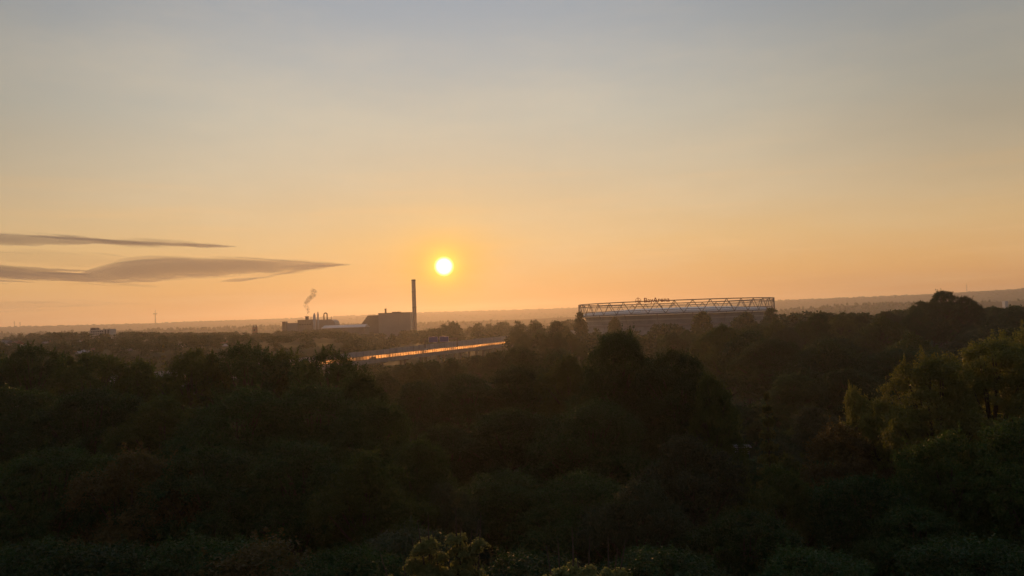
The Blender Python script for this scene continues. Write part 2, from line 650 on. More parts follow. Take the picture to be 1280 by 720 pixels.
def conifer(seed, R0=3.4, H=16.0, leaf=0.4, tiers=17, nb=11, per=26):
    rs = np.random.RandomState(seed)
    P, Nn, T = [], [], []
    for q in range(tiers):
        t = q / (tiers - 1)
        z = 1.6 + (H - 1.8) * t
        rad = R0 * (1 - t) ** 0.85 + 0.18
        for b in range(max(5, int(nb * (1 - 0.45 * t)))):
            a = rs.uniform(0, 2 * PI)
            ln = rad * rs.uniform(0.72, 1.12)
            s_ = rs.uniform(0.12, 1, per)
            x = ln * s_
            wd = 0.34 * ln * (1 - s_) * rs.normal(size=per) + rs.normal(size=per) * 0.05
            zz = z - 0.36 * x + 0.20 * ln * s_ ** 2.5 + rs.normal(size=per) * 0.10
            P.append(np.stack([x * math.cos(a) - wd * math.sin(a), x * math.sin(a) + wd * math.cos(a), zz], 1))
            Nn.append(rs.normal(size=(per, 3)) * 0.45 + np.array([0, 0, 0.8]))
            T.append(np.clip(rs.normal(0.45, 0.2, per), 0, 1))
    P, Nn, T = map(np.concatenate, (P, Nn, T))
    L = leaf * rs.uniform(0.7, 1.4, len(P))
    V, Q = leaf_quads(rs, P, Nn, L, L * 0.45)
    return V, Q, T


PROTO = {}


def add_proto(key, mat, seed, H=24.0, R0=6.5, z0=6.5, r0=0.42, **kw):
    V, Q, T, lobes = broadleaf(seed, R0=R0, H=H, z0=z0, **kw)
    PROTO[key] = (np_mesh('crown', V, Q, M[mat], T), trunk_mesh('trunk', lobes, H, z0, r0, seed), R0, H)


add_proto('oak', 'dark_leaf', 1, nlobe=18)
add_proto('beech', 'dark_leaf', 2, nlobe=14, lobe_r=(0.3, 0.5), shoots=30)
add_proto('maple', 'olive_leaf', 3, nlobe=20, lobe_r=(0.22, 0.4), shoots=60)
add_proto('willow', 'blue_leaf', 4, nlobe=16, H=18, z0=3.5, shoots=40)
add_proto('lime', 'olive_leaf', 5, nlobe=15, R0=5.5, taper=0.55, shoots=50)
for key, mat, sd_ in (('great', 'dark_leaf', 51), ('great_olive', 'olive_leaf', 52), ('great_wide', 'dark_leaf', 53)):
    add_proto(key, mat, sd_, H=29, R0=11.0, z0=2.5, r0=.6, nlobe=44, lobe_r=(0.13, 0.30), clump=1.0, per=96, leaf=0.24, shoots=160, cover=0.60, taper=.75)
add_proto('great_airy', 'dark_leaf', 54, H=29, R0=10.0, z0=15.0, r0=.4, nlobe=34, lobe_r=(0.12, 0.24), clump=.8, per=52, leaf=0.26, shoots=120, cover=0.27)
add_proto('great_airy_olive', 'olive_leaf', 55, H=29, R0=10.0, z0=15.0, r0=.4, nlobe=34, lobe_r=(0.12, 0.24), clump=.8, per=52, leaf=0.26, shoots=120, cover=0.27)
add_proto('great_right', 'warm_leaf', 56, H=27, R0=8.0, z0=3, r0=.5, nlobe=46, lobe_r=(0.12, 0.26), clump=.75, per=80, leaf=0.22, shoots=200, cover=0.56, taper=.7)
add_proto('great_blue', 'blue_leaf', 57, H=22, R0=8.0, z0=1.5, r0=.4, nlobe=30, lobe_r=(0.16, 0.3), clump=.8, per=80, leaf=0.22, shoots=80, cover=0.56)
add_proto('great_brown', 'brown_leaf', 58, H=24, R0=8.0, z0=2, r0=.4, nlobe=30, lobe_r=(0.16, 0.3), clump=.8, per=80, leaf=0.22, shoots=80, cover=0.56)
add_proto('bushy', 'dark_leaf', 41, nlobe=20, H=20, z0=1.8, R0=7, shoots=40)
add_proto('bushy_olive', 'olive_leaf', 42, nlobe=20, H=20, z0=1.8, R0=7, shoots=60)
add_proto('airy', 'dark_leaf', 43, nlobe=20, lobe_r=(0.2, 0.36), z0=11.5, R0=6.0, shoots=60, cover=0.25, clump=0.8)
add_proto('airy_olive', 'olive_leaf', 44, nlobe=20, lobe_r=(0.2, 0.36), z0=11.5, R0=6.0, shoots=60, cover=0.25, clump=0.8)
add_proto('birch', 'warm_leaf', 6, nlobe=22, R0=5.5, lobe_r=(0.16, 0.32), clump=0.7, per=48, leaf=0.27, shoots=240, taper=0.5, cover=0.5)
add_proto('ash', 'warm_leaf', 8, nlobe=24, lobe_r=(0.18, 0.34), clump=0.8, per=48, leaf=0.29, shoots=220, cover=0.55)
add_proto('copper', 'brown_leaf', 9, nlobe=16, H=20, z0=4.0)


def knobbly(seed, knobs, H=24.0):
    """treetop of separate rounded boughs: knobs are (x, z below top, radius)"""
    rs = np.random.RandomState(seed)
    P, Nn, T, lobes = [], [], [], [(np.array([0, 0, H * .5]), 1.0)]
    for (x, z, r_) in knobs:
        c_ = np.array([x, rs.uniform(-.25, .25), H - z])
        lobes.append((c_, r_))
        for w in range(int(26 * (r_ / .4) ** 2) + 8):      # rosettes of drooping leaves
            d = unit(rs.normal(size=3))
            if d[2] < -.3:
                d[2] *= -.7
            q = c_ + d * r_ * np.array([1, 1, .85]) * rs.uniform(.72, 1.05)
            m_ = 26
            o_ = rs.normal(size=(m_, 3)) * np.array([.085, .085, .035])
            o_[:, 2] -= 1.6 * (o_[:, 0] ** 2 + o_[:, 1] ** 2)
            P.append(q + o_)
            Nn.append(np.concatenate([o_[:, :2] * 3, np.full((m_, 1), .8)], 1) + rs.normal(size=(m_, 3)) * .35)
            T.append(np.clip(rs.normal(.5, .2) + rs.normal(0, .15, m_), 0, 1))
    P, Nn, T = map(np.concatenate, (P, Nn, T))
    L = .115 * rs.uniform(.7, 1.3, len(P))
    V, Q = leaf_quads(rs, P, Nn, L, L * .62)
    return V, Q, T, lobes


KN = [(570, 676, 11), (573, 690, 13), (574, 708, 15), (527, 686, 12), (536, 680, 12), (545, 696, 12), (519, 704, 14), (538, 712, 18), (598, 682, 8),
      (592, 688, 9), (584, 698, 11), (560, 714, 18), (485, 718, 8), (508, 722, 14), (590, 716, 13), (530, 735, 26), (565, 740, 26), (595, 745, 20), (500, 745, 20)]
kk_ = [((x - 553) * .0345, (y - 665) * .0345, r_ * .0345) for x, y, r_ in KN]
V, Q, T, lobes = knobbly(10, kk_)
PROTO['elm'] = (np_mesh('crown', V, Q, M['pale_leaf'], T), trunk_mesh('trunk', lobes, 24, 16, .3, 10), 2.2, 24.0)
KN = [(716, 712, 10), (700, 716, 9), (735, 714, 9), (718, 706, 4), (760, 716, 8), (774, 718, 7), (690, 722, 12), (725, 728, 20), (765, 730, 16)]
kk_ = [((x - 732) * .0315, (y - 704) * .0315, r_ * .0315) for x, y, r_ in KN]
V, Q, T, lobes = knobbly(12, kk_)
PROTO['elm_low'] = (np_mesh('crown', V, Q, M['pale_leaf'], T), trunk_mesh('trunk', lobes, 24, 16, .3, 12), 1.6, 24.0)
for k, (key, mat, sd_) in enumerate([('far_oak', 'dark_leaf', 21), ('far_lime', 'olive_leaf', 22), ('far_maple', 'dark_leaf', 23), ('far_willow', 'blue_leaf', 24)]):
    add_proto(key, mat, sd_, H=18, z0=3.2, R0=6.2, nlobe=13, clump=1.35, per=20, leaf=0.95, cover=0.8, r0=0.35)
MINI = []
for sd_ in (61, 62, 63, 64):
    V, Q, T, lobes = broadleaf(sd_, R0=6.2, H=18.0, z0=2.0, nlobe=10, clump=1.9, per=6, leaf=1.9, cover=.34)
    MINI.append((V, T))
V, Q, T = conifer(31, leaf=0.46, nb=20, per=54)
PROTO['spruce'] = (np_mesh('crown', V, Q, M['needle'], T), MB().tube([(0, 0, 0), (0, 0, 8), (0, 0, 15.5)], [.28, .17, .03], 7).mesh('trunk', M['bark'], True), 3.4, 16.0)
V, Q, T = conifer(32, leaf=1.0, tiers=11, nb=8, per=9)
PROTO['far_spruce'] = (np_mesh('crown', V, Q, M['needle'], T), MB().tube([(0, 0, 0), (0, 0, 8), (0, 0, 15.5)], [.28, .17, .03], 5).mesh('trunk', M['bark'], True), 3.4, 16.0)

TREES = []
SPECS = []


def tree(key, px, ytop, d, rad, label=None, group=None, name='broadleaf_tree', cat='tree', first=0):
    top = at(px, ytop, d)
    zb = float(terrain(top[0], top[1]))
    SPECS.append((key, top[0], top[1], zb, max(4.0, top[2] - zb), rad, label, group, name, cat, first))
    TREES.append((top[0], top[1], rad, d))


def grow(spec):
    key, x, y, zb, h, rad, label, group, name, cat, first = spec
    crown, trunk, R0, H = PROTO[key]
    e = empty(name, (x, y, zb), label, cat, group, rz=0.0 if key.startswith('elm') else random.uniform(0, 6.28))
    e.scale = (rad / R0, rad / R0, h / H)
    link(bpy.data.objects.new('trunk', trunk), e)
    link(bpy.data.objects.new('crown', crown), e)


# trees that can be picked out one by one: kind, x, y of the top, metres away, crown radius, label
NEAR = [
    # crest of the dark mass on the left
    ('great_airy', -30, 436, 158, 10.0, 'dark tall tree cut by the left picture edge on the crest'),
    ('great_airy', 40, 432, 160, 9.5, 'first full crown from the left on the dark tree crest'),
    ('great_airy_olive', 118, 440, 155, 9.5, 'olive topped crown below the pale apartment block'),
    ('airy_olive', 170, 451, 160, 5.0, 'low crown just left of the notch in the tree crest'),
    ('great_airy_olive', 240, 436, 150, 7.5, 'olive topped crown just right of the notch in the tree crest'),
    ('great_airy', 305, 431, 154, 10.0, 'broad dark crown below the twin-topped church tower'),
    ('airy_olive', 358, 440, 160, 6.0, 'small crown below the low left end of the factory'),
    ('great_airy', 410, 437, 145, 8.0, 'dark crown hiding the left end of the motorway wall'),
    ('great', 455, 466, 118, 5.5, 'crown on the right shoulder of the left mass by the motorway'),
    # front of the left mass
    ('great_wide', 10, 484, 112, 11.0, 'great dark crown at the left picture edge under the crest'),
    ('great', 108, 486, 108, 11.0, 'great dark crown under the first crowns of the left crest'),
    ('great_olive', 205, 501, 106, 10.0, 'great crown straight under the brightest glint on the left'),
    ('great_wide', 300, 485, 104, 11.0, 'great dark crown under the row of small glints on the left'),
    ('great', 396, 480, 106, 10.5, 'great dark crown under the crest, below the factory'),
    ('great_wide', 462, 500, 98, 8.0, 'dark crown on the right flank of the left mass'),
    ('great', 522, 548, 88, 6.0, 'dark crown stepping down beside the central gap'),
    ('great_blue', 560, 604, 76, 4.0, 'blue-green crown at the lowest step of the left mass'),
    ('great', 60, 560, 78, 9.5, 'broad dark crown in the lower left corner, upper of two'),
    ('great_brown', 160, 566, 76, 8.0, 'brownish dark crown low on the left'),
    ('great_wide', 262, 560, 77, 9.5, 'broad dark crown low on the left, right of the brownish one'),
    ('great', 372, 552, 78, 9.5, 'broad dark crown low in the left mass below the factory'),
    ('great_olive', 458, 572, 73, 7.5, 'olive dark crown low on the flank of the left mass'),
    ('great_blue', 508, 630, 60, 5.2, 'blue-green crown left of the pale treetop at the bottom'),
    ('great_wide', 20, 650, 56, 7.0, 'dark crown in the bottom left corner'),
    ('great', 128, 655, 55, 7.0, 'dark crown at the bottom edge, second from the left corner'),
    ('great_wide', 238, 648, 55, 7.0, 'broad dark crown at the bottom edge, left of the brownish one'),
    ('great_brown', 340, 650, 54, 6.5, 'brownish crown at the bottom edge, left of the pale treetop'),
    ('great', 430, 655, 52, 6.0, 'dark crown at the bottom edge next to the pale treetop'),
    # middle mass
    ('great', 520, 476, 180, 9.0, 'dark crown right below the orange lit shrub under the viaduct'),
    ('great_wide', 585, 468, 172, 11.0, 'dark crown below the viaduct sign gantry'),
    ('great', 650, 456, 165, 11.0, 'dark crown below the right end of the glowing barrier'),
    ('great_olive', 712, 448, 150, 9.0, 'olive dark crown left of the big central tree'),
    ('great', 770, 413, 128, 9.0, 'biggest central tree, its dark top just under the stadium'),
    ('great_wide', 842, 437, 120, 9.0, 'dark crown on the right shoulder of the central tree'),
    ('great_olive', 888, 472, 112, 5.0, 'olive crown with a lit right edge beside the dark gap'),
    ('great_wide', 560, 530, 118, 8.5, 'dark crown right of the central gap'),
    ('great', 640, 510, 112, 10.5, 'great dark crown in front of the middle mass'),
    ('great_wide', 738, 500, 106, 10.5, 'great dark crown under the central tree, front left of it'),
    ('great', 625, 588, 82, 8.5, 'dark crown low in the middle, right of the pale treetop'),
    ('great_blue', 862, 547, 80, 7.0, 'blue-grey rounded crown in front of the central tree'),
    ('great_wide', 718, 592, 78, 8.5, 'broad dark crown low in the middle mass'),
    ('great_blue', 792, 604, 70, 6.5, 'bluish dark crown low in the middle, left of the blue-grey one'),
    ('great', 660, 668, 56, 6.5, 'dark crown at the bottom edge right of the pale treetop'),
    ('great_wide', 840, 660, 56, 7.0, 'dark crown at the bottom edge, right of centre'),
    ('great', 770, 676, 54, 6.0, 'small dark crown at the bottom edge in the middle'),
    # right side
    ('great_olive', 905, 408, 290, 13.0, 'olive dark crown right of the central tree below the stadium'),
    ('great', 960, 424, 240, 14.0, 'great dark crown behind the lit-edged crown'),
    ('great_wide', 1040, 422, 260, 16.0, 'very wide dark crown in the hollow right of centre'),
    ('great', 1120, 436, 230, 13.0, 'great dark crown behind the left of the big right tree'),
    ('great', 990, 466, 190, 9.0, 'dark crown behind the near spruce'),
    ('great_wide', 1060, 460, 185, 9.0, 'dark crown behind the spiky treetop'),
    ('great_blue', 1014, 508, 150, 6.0, 'small bluish crown right of the near spruce'),
    ('birch', 1070, 488, 92, 2.8, 'spiky yellow-green treetop standing left of the big right tree'),
    ('great_right', 1104, 500, 90, 5.2, 'lower yellow-green shoulder between spiky top and big right tree'),
    ('great_right', 1164, 444, 84, 7.6, 'yellow-green left part of the big right tree'),
    ('great_right', 1234, 424, 88, 8.8, 'tall yellow-green crown at the right picture edge'),
    ('great_right', 1300, 412, 92, 9.5, 'yellow-green crown cut by the right picture edge'),
    ('great_olive', 1180, 548, 70, 7.5, 'olive crown below the big right tree'),
    ('great_olive', 1266, 532, 68, 8.5, 'olive crown in the right corner below the tall one'),
    ('great_brown', 1044, 531, 86, 6.5, 'rusty brown topped crown under the spiky treetop'),
    ('great_olive', 975, 590, 74, 6.5, 'mid green rounded crown below the near spruce'),
    ('great', 1080, 594, 70, 7.5, 'dark crown under the rusty brown one'),
    ('great', 930, 638, 64, 7.5, 'dark crown low on the right, under the mid green one'),
    ('great_wide', 1150, 636, 64, 7.5, 'dark crown low on the right, under the big right tree'),
    ('great', 1030, 664, 54, 6.5, 'dark crown at the bottom edge below the rusty brown one'),
    ('great_wide', 1246, 644, 54, 7.0, 'dark crown in the bottom right corner'),
    # pale treetops at the bottom edge
    ('elm', 553, 665, 34, 2.2, 'pale green treetop with knobbly boughs at the bottom edge'),
    ('elm_low', 732, 704, 31, 1.6, 'second pale green treetop barely showing at the bottom edge'),
    # clump against the far ridge
    ('great_wide', 1150, 376, 430, 9.0, 'left shoulder of the tall dark clump against the far ridge'),
    ('great', 1180, 363, 430, 13.0, 'tallest dark crown standing against the far ridge on the right'),
    ('great_wide', 1208, 370, 425, 10.0, 'right shoulder of the tall dark clump against the far ridge'),
    # round the stadium and the end of the motorway
    ('far_maple', 726, 391, 700, 6.0, 'dark upright tree at the left end of the stadium'),
    ('bushy', 648, 411, 620, 7.5, 'bushy tree hiding the right end of the glowing barrier'),
    ('bushy', 676, 412, 640, 8.0, 'bushy tree in front of the far motorway bend'),
    ('bushy_olive', 708, 411, 640, 8.0, 'olive bushy tree right of the far motorway bend'),
    ('far_oak', 698, 402, 690, 9.0, 'round tree left of the upright tree by the stadium'),
    ('far_maple', 668, 405, 720, 11.0, 'broad tree hiding the far end of the motorway'),
    ('far_oak', 768, 397, 700, 6.0, 'tree in front of the left part of the stadium'),
    ('far_lime', 876, 390, 640, 9.0, 'round tree in front of the middle of the stadium'),
    ('far_oak', 930, 391, 640, 9.0, 'round tree in front of the right part of the stadium'),
    ('far_maple', 962, 386, 640, 7.5, 'bushy tree at the right end of the stadium'),
]
for key, px, yt, d, rad, lab in NEAR:
    if d < 62 and not key.startswith('elm'):
        rad *= 1.4
        yt += 30
    tree(key, px, yt, d, rad, lab, 'single trees of the near woods', first=1)
tree('spruce', 958, 492, 96, 3.3, 'near spruce with lit drooping boughs in the gap right of centre', None, 'spruce_tree', 'spruce', 1)
tree('far_spruce', 204, 432, 420, 3.6, 'dark pointed spruce beside pale houses above the crest notch', None, 'spruce_tree', 'spruce', 1)
tree('far_spruce', 256, 417, 760, 5.5, 'distant narrow spruce left of the church tower', None, 'spruce_tree', 'spruce', 1)
tree('lime', 541, 453, 440, 2.6, 'small orange lit shrub under the motorway viaduct', None, 'shrub', 'shrub', 1)

# ------------------------------------------------------------------ the viaduct
ZD = 12.0
pA, pB = onz(465, 450, ZD)[:2], onz(630, 431, ZD)[:2]
vd = (pB - pA) / np.linalg.norm(pB - pA)          # along the road, away from us
vn = np.array([-vd[1], vd[0]])                    # across, towards the far side
if vn[1] < 0:
    vn = -vn
RZ = math.atan2(vd[1], vd[0])
WID = 32.0
S0, S1 = -330.0, 640.0


def road_xy(s_, t_):
    return pA + vd * s_ + vn * t_


NEAR_SKY = [(-80, 437), (34, 434), (112, 442), (165, 452), (197, 464), (228, 440), (305, 434), (362, 443), (412, 440), (440, 454), (470, 472),
            (520, 478), (580, 470), (640, 459), (700, 452), (740, 432), (772, 416), (838, 440), (886, 470), (925, 490), (945, 545), (1040, 540), (1074, 495), (1120, 480), (1162, 452), (1232, 434), (1360, 420)]
FAR_SKY = [(640, 470), (700, 455), (760, 420), (860, 402), (905, 412), (960, 400), (1000, 389), (1060, 391), (1120, 388), (1180, 380), (1240, 384), (1280, 381), (1360, 378)]
MID_SKY = [(-80, 420), (0, 417), (100, 415), (170, 415), (250, 416), (300, 415), (350, 417), (420, 420), (450, 417), (480, 413), (530, 413), (550, 401), (590, 399), (620, 403), (650, 402), (680, 396), (720, 394), (740, 404), (800, 402), (880, 398), (960, 393), (1000, 389)]


def interp(tab, x):
    return float(np.interp(x, [q[0] for q in tab], [q[1] for q in tab]))


BLOCKED = []          # (x, y, radius) of buildings


def free(x, y, rad, d):
    for (a, b, c_, dd) in TREES:
        if (a - x) ** 2 + (b - y) ** 2 < (0.62 * (rad + c_)) ** 2:
            return False
    for (a, b, c_) in BLOCKED:
        if (a - x) ** 2 + (b - y) ** 2 < (c_ + rad) ** 2:
            return False
    q = np.array([x, y]) - pA
    s_, t_ = q @ vd, q @ vn
    if S0 < s_ < S1 and -3 - rad < t_ < WID + 8 + rad:
        return False
    return True


# ------------------------------------------------------------------ buildings first (so that trees keep clear of them)
def at_box(x0, x1, ytop, d):
    a, b = at(x0, ytop, d), at(x1, ytop, d)
    return a[0], b[0], (a[2] + b[2]) / 2


def block(x0, x1, ytop, d, dep=None):
    bx0, bx1, z = at_box(x0, x1, ytop, d)
    BLOCKED.append(((bx0 + bx1) / 2, d + 15, abs(bx1 - bx0) / 2 + 12))
    return bx0, bx1, z


def ribs(mb, x0, x1, y, z0, z1, step, w, out_):
    x = x0 + step / 2
    while x < x1:
        mb.box(x - w / 2, x + w / 2, y - out_, y, z0, z1)
        x += step


# --- factory with stacks, left of the chimney
D1 = 1450.0
c0 = at(390, 405, D1)
fac = empty('factory', (c0[0], D1, 0), 'hazy grey factory with pointed silos and an arched pipe on its roof', 'factory')
ox, oy = c0[0], D1


def fbox(name, x0, x1, yt, dy, dep, mat, rib=None, parent=None, zlow=0.0):
    b0, b1, z = at_box(x0, x1, yt, D1)
    mb = MB().box(b0 - ox, b1 - ox, dy, dy + dep, zlow, z)
    mb.box(b0 - ox - .3, b1 - ox + .3, dy - .3, dy + dep + .3, z, z + 0.9)
    if rib:
        ribs(mb, b0 - ox + 1, b1 - ox - 1, dy, zlow, z - 1.0, rib, 0.6, 0.35)
    BLOCKED.append(((b0 + b1) / 2, D1 + dy + dep / 2, abs(b1 - b0) / 2 + 14))
    return mb.build(name, M[mat], parent or fac), b0 - ox, b1 - ox, z


tw, a_, b_, z_ = fbox('end_tower', 353.8, 358.2, 402.5, -6, 12, 'clad_dark', 2.0)
fbox('low_hall', 358.6, 372.4, 404.3, 0, 40, 'clad', 4.0)
mh, a_, b_, z_ = fbox('main_hall', 372.7, 391, 400.3, -4, 46, 'clad_dark', 4.5)
w_ = MB()
for k in range(5):
    w_.box(a_ + 3 + k * 4.6, a_ + 6 + k * 4.6, -4.5, -4.2, z_ - 9, z_ - 7)
tag(w_.build('window_band', M['glass_dark'], mh), kind='stuff')
# hall with a rounded right end
b0, b1, z = at_box(391.2, 418, 399.4, D1)
pts = [(b0 - ox, 0), (b1 - ox, 0), (b1 - ox, z - 10)] + [(b1 - ox - 9 * (1 - math.cos(t)), z - 10 + 10 * math.sin(t)) for t in np.linspace(.3, PI / 2, 6)] + [(b0 - ox, z)]
MB().prism(pts, 2, 44).build('rounded_hall', M['clad'], fac)
BLOCKED.append((c0[0] + 20, D1 + 20, 40))
# silos, stack, pipe
for (x0, x1, yt, yb) in ((391.2, 394.8, 391.0, 405), (396.4, 398.6, 389.2, 405.5)):
    b0, b1, z = at_box(x0, x1, yt, D1 - 8)
    r_ = (b1 - b0) / 2
    zz = at(x0, yb, D1 - 8)[2]
    hh = 5.5
    so_ = MB().lathe([(r_, 0), (r_, z - hh), (r_ * .9, z - hh + .2), (r_ * .45, z - 1.6), (0.3, z)], 14, ((b0 + b1) / 2 - ox, -9)).build('silo', M['sheet_roof'], fac, True)
b0, b1, z = at_box(403, 408, 391.2, D1 - 2)
cx_, r_ = (b0 + b1) / 2 - ox, (b1 - b0) / 2 - .7
zb = at(405, 400, D1)[2]
arc = [(cx_ - r_, 6, zb - 1), (cx_ - r_, 6, z - r_)] + [(cx_ - r_ * math.cos(t), 6, z - r_ + r_ * math.sin(t)) for t in np.linspace(.2, PI - .2, 10)] + [(cx_ + r_, 6, z - r_), (cx_ + r_, 6, zb - 1)]
MB().tube(arc, 1.15, 8).build('arched_pipe', M['dark_steel'], fac, True)
b0, b1, z = at_box(380.2, 383.6, 395.3, D1)
hd = MB().box(b0 - ox, b1 - ox, 8, 13, 40, z - 1.5)
hd.box(b0 - ox - .9, b1 - ox + .9, 7.2, 13.8, z - 1.5, z)
hd.build('vent_hood', M['dark_steel'], fac)
VENT = (at(384, 395, D1)[0], D1 + 10, z)
for x_ in (387.0, 412.5):
    b0, b1, z = at_box(x_ - .4, x_ + .4, 395.5, D1)
    MB().tube([((b0 + b1) / 2 - ox, 10, 40), ((b0 + b1) / 2 - ox, 10, z)], .45, 6).build('vent_pipe', M['dark_steel'], fac)
# --- long pale roofed shed between the two plants
b0, b1, z = at_box(402, 455, 406.2, D1 - 70)
shed = empty('warehouse', ((b0 + b1) / 2, D1 - 70, 0), 'long low warehouse with a pale sheet roof between factory and chimney', 'warehouse')
hw = (b1 - b0) / 2
MB().box(-hw, hw, 0, 50, 0, z - 4.6).build('wall', M['clad_dark'], shed)
rf_ = MB().prism([(0, 0), (0, 0.4), (0, 0.8)], 0, 0.1) if False else MB()
rf_.add([(-hw - 1, -1, z - 4.6), (hw + 1, -1, z - 4.6), (hw + 1, 25, z), (-hw - 1, 25, z), (-hw - 1, 51, z - 4.6), (hw + 1, 51, z - 4.6),
         (-hw - 1, -1, z - 5.0), (hw + 1, -1, z - 5.0), (hw + 1, 51, z - 5.0), (-hw - 1, 51, z - 5.0)],
        [(0, 1, 2, 3), (3, 2, 5, 4), (0, 6, 7, 1), (7, 6, 9, 8), (4, 5, 8, 9), (1, 7, 8, 5, 2), (0, 3, 4, 9, 6)])
rf_.build('roof', M['sheet_roof'], shed)
for k in range(3):
    MB().box(-hw + hw * .5 * (k + .6), -hw + hw * .5 * (k + .6) + 5, -.35, -.05, 0.2, 4.6).build('loading_door', M['sheet_roof'], shed)
BLOCKED.append(((b0 + b1) / 2, D1 - 45, hw + 10))
# --- incinerator hall
D2 = 1500.0
b0, b1, z = at_box(473, 513, 391.6, D2)
inc = empty('incinerator_hall', ((b0 + b1) / 2, D2, 0), 'big windowless incinerator hall with a sloping left side beside the tall chimney', 'plant building')
ox2 = (b0 + b1) / 2
hw = (b1 - b0) / 2
mb = MB().box(-hw, hw, 0, 60, 0, z)
ribs(mb, -hw + 2, hw - 2, 0, 0, z - 1.6, 5.0, .5, .3)
wall_ = mb.build('wall', M['clad'], inc)
MB().box(-hw - .5, hw + .5, -.6, 60.6, z, z + 1.3).build('parapet', M['clad_dark'], inc)
l0, l1, zl = at_box(449.5, 472.6, 394.2, D2)
zl0 = at(450, 407, D2)[2]
MB().prism([(l0 - ox2, 0), (l1 - ox2, 0), (l1 - ox2, zl), (l1 - ox2 - (l1 - l0) * .58, zl), (l0 - ox2, zl0)], 4, 56).build('sloping_wing', M['clad_dark'], inc)
sl = MB()
for k in range(4):
    t = .1 + k * .22
    x_ = (l0 - ox2) + (l1 - l0) * .42 * t
    zz = zl0 + (zl - zl0) * t
    sl.tube([(x_ - .2, 3.6, zz + .5), (x_ + 6, 3.6, zz + .5)], .35, 5)
tag(sl.build('slope_rail', M['steel'], inc), kind='stuff')
s0, s1, zs = at_box(478.6, 481.0, 385.6, D2)
MB().lathe([((s1 - s0) / 2, z), ((s1 - s0) / 2 * .95, zs - 1), ((s1 - s0) / 2 * 1.25, zs - 1), ((s1 - s0) / 2 * 1.25, zs)], 12, ((s0 + s1) / 2 - ox2, 20)).build('short_stack', M['dark_steel'], inc, False)
MB().box(-hw * .2, hw * .25, 10, 40, z + 1.3, z + 3).build('roof_plant', M['clad_dark'], inc)
BLOCKED.append((ox2, D2 + 30, hw + 35))
s0, s1, zs = at_box(512.0, 517.0, 349.4, D2 - 12)
xc = at(518.3, 400, D2 - 12)[0]
chm = empty('chimney', (xc, D2 - 12, 0), 'tall slender concrete chimney just left of the setting sun', 'chimney')
rc = (s1 - s0) / 2
MB().lathe([(rc * 1.18, 0), (rc * 1.05, 40), (rc, zs - 3)], 24).build('shaft', M['chimney'], chm, True)
MB().lathe([(rc * 1.07, zs - 3), (rc * 1.07, zs - .4), (rc * .9, zs)], 24).build('crown_ring', M['dark_steel'], chm)
for k in (0.55, 0.8):
    MB().lathe([(rc * 1.02, zs * k), (rc * 1.22, zs * k + .4), (rc * 1.22, zs * k + .9), (rc * 1.02, zs * k + 1.1)], 24).build('gallery', M['dark_steel'], chm)
MB().tube([(rc * .75, -rc * .75, 2), (rc * .72, -rc * .72, zs - 2)], .3, 5).build('ladder', M['dark_steel'], chm)

# --- smoke from the vent
sm = MB()
prev = None
path = [(384.0, 395.2, 1.3), (384.5, 392, 1.5), (386.0, 388.5, 1.9), (384.2, 385, 2.3), (381.8, 381, 3.0), (383.8, 377, 3.2), (386.5, 373.5, 3.2), (390.5, 370, 3.4), (392.5, 366, 4.0), (391.0, 362.5, 3.2), (391.8, 360.0, 1.6)]
pts = []
rad = []
for k in range(len(path) - 1):
    for t in np.linspace(0, 1, 5, endpoint=False):
        q = [path[k][i_] * (1 - t) + path[k + 1][i_] * t for i_ in range(3)]
        w_ = at(q[0], q[1], D1 + 10)
        pts.append((w_[0], D1 + 10, w_[2]))
        rad.append(q[2] * 1.52 * (1 + .16 * math.sin(len(pts) * 2.1)))
rad[-1] = .4
sm.tube(pts, rad, 14)
mt, gg, o = material('smoke')
vv = gg.n('ShaderNodeVolumePrincipled')
vv.inputs['Color'].default_value = (0.30, 0.24, 0.25, 1)
vv.inputs['Anisotropy'].default_value = 0.1
nz = gg.noise(gg.n('ShaderNodeTexCoord').outputs['Object'], 0.16, 4, 0.65)
gg.put(vv.inputs['Density'], gg.math('MULTIPLY', gg.smooth(nz, 0.42, 0.62), 0.17))
mt.node_tree.links.new(vv.outputs[0], o.inputs['Volume'])
mt.cycles.volume_step_rate = 0.6
sm_o = sm.build('smoke', mt, None, True)
tag(sm_o, 'thin curling plume of brown smoke rising from the factory vent', 'smoke', kind='stuff')

# --- stadium
D3 = 898.0
cst = at(843, 392, D3)
SR = 108.5
std = empty('stadium', (cst[0], D3, 0), 'round stadium with a ring of steel trusses above its pale roof', 'stadium')
ZT, ZB = 50.3, 37.6
ring = lambda r_, z, n=152: [(r_ * math.cos(2 * PI * k / n), r_ * math.sin(2 * PI * k / n), z) for k in range(n)]
MB().tube(ring(SR, ZT), .55, 6, True).build('top_chord', M['steel'], std, True)
MB().tube(ring(SR - 2.5, ZT - 2.9), .38, 6, True).build('upper_chord', M['steel'], std, True)
MB().tube(ring(SR - 4, ZB + 3.6), .42, 6, True).build('middle_chord', M['steel'], std, True)
MB().tube(ring(SR - 1, ZB), .5, 6, True).build('lower_chord', M['steel'], std, True)
NB = 38
half = 2 * PI / NB / 2
me1 = MB().tube([(SR, 0, ZT), (SR * math.cos(half), SR * math.sin(half), ZB)], .36, 5).mesh('diagonal', M['steel'])
me2 = MB().tube([(SR * math.cos(half), SR * math.sin(half), ZB), (SR * math.cos(2 * half), SR * math.sin(2 * half), ZT)], .36, 5).mesh('diagonal', M['steel'])
me3 = MB().tube([(SR, 0, ZT), (SR - 2.5, 0, ZT - 2.9)], .25, 5).mesh('tie', M['steel'])
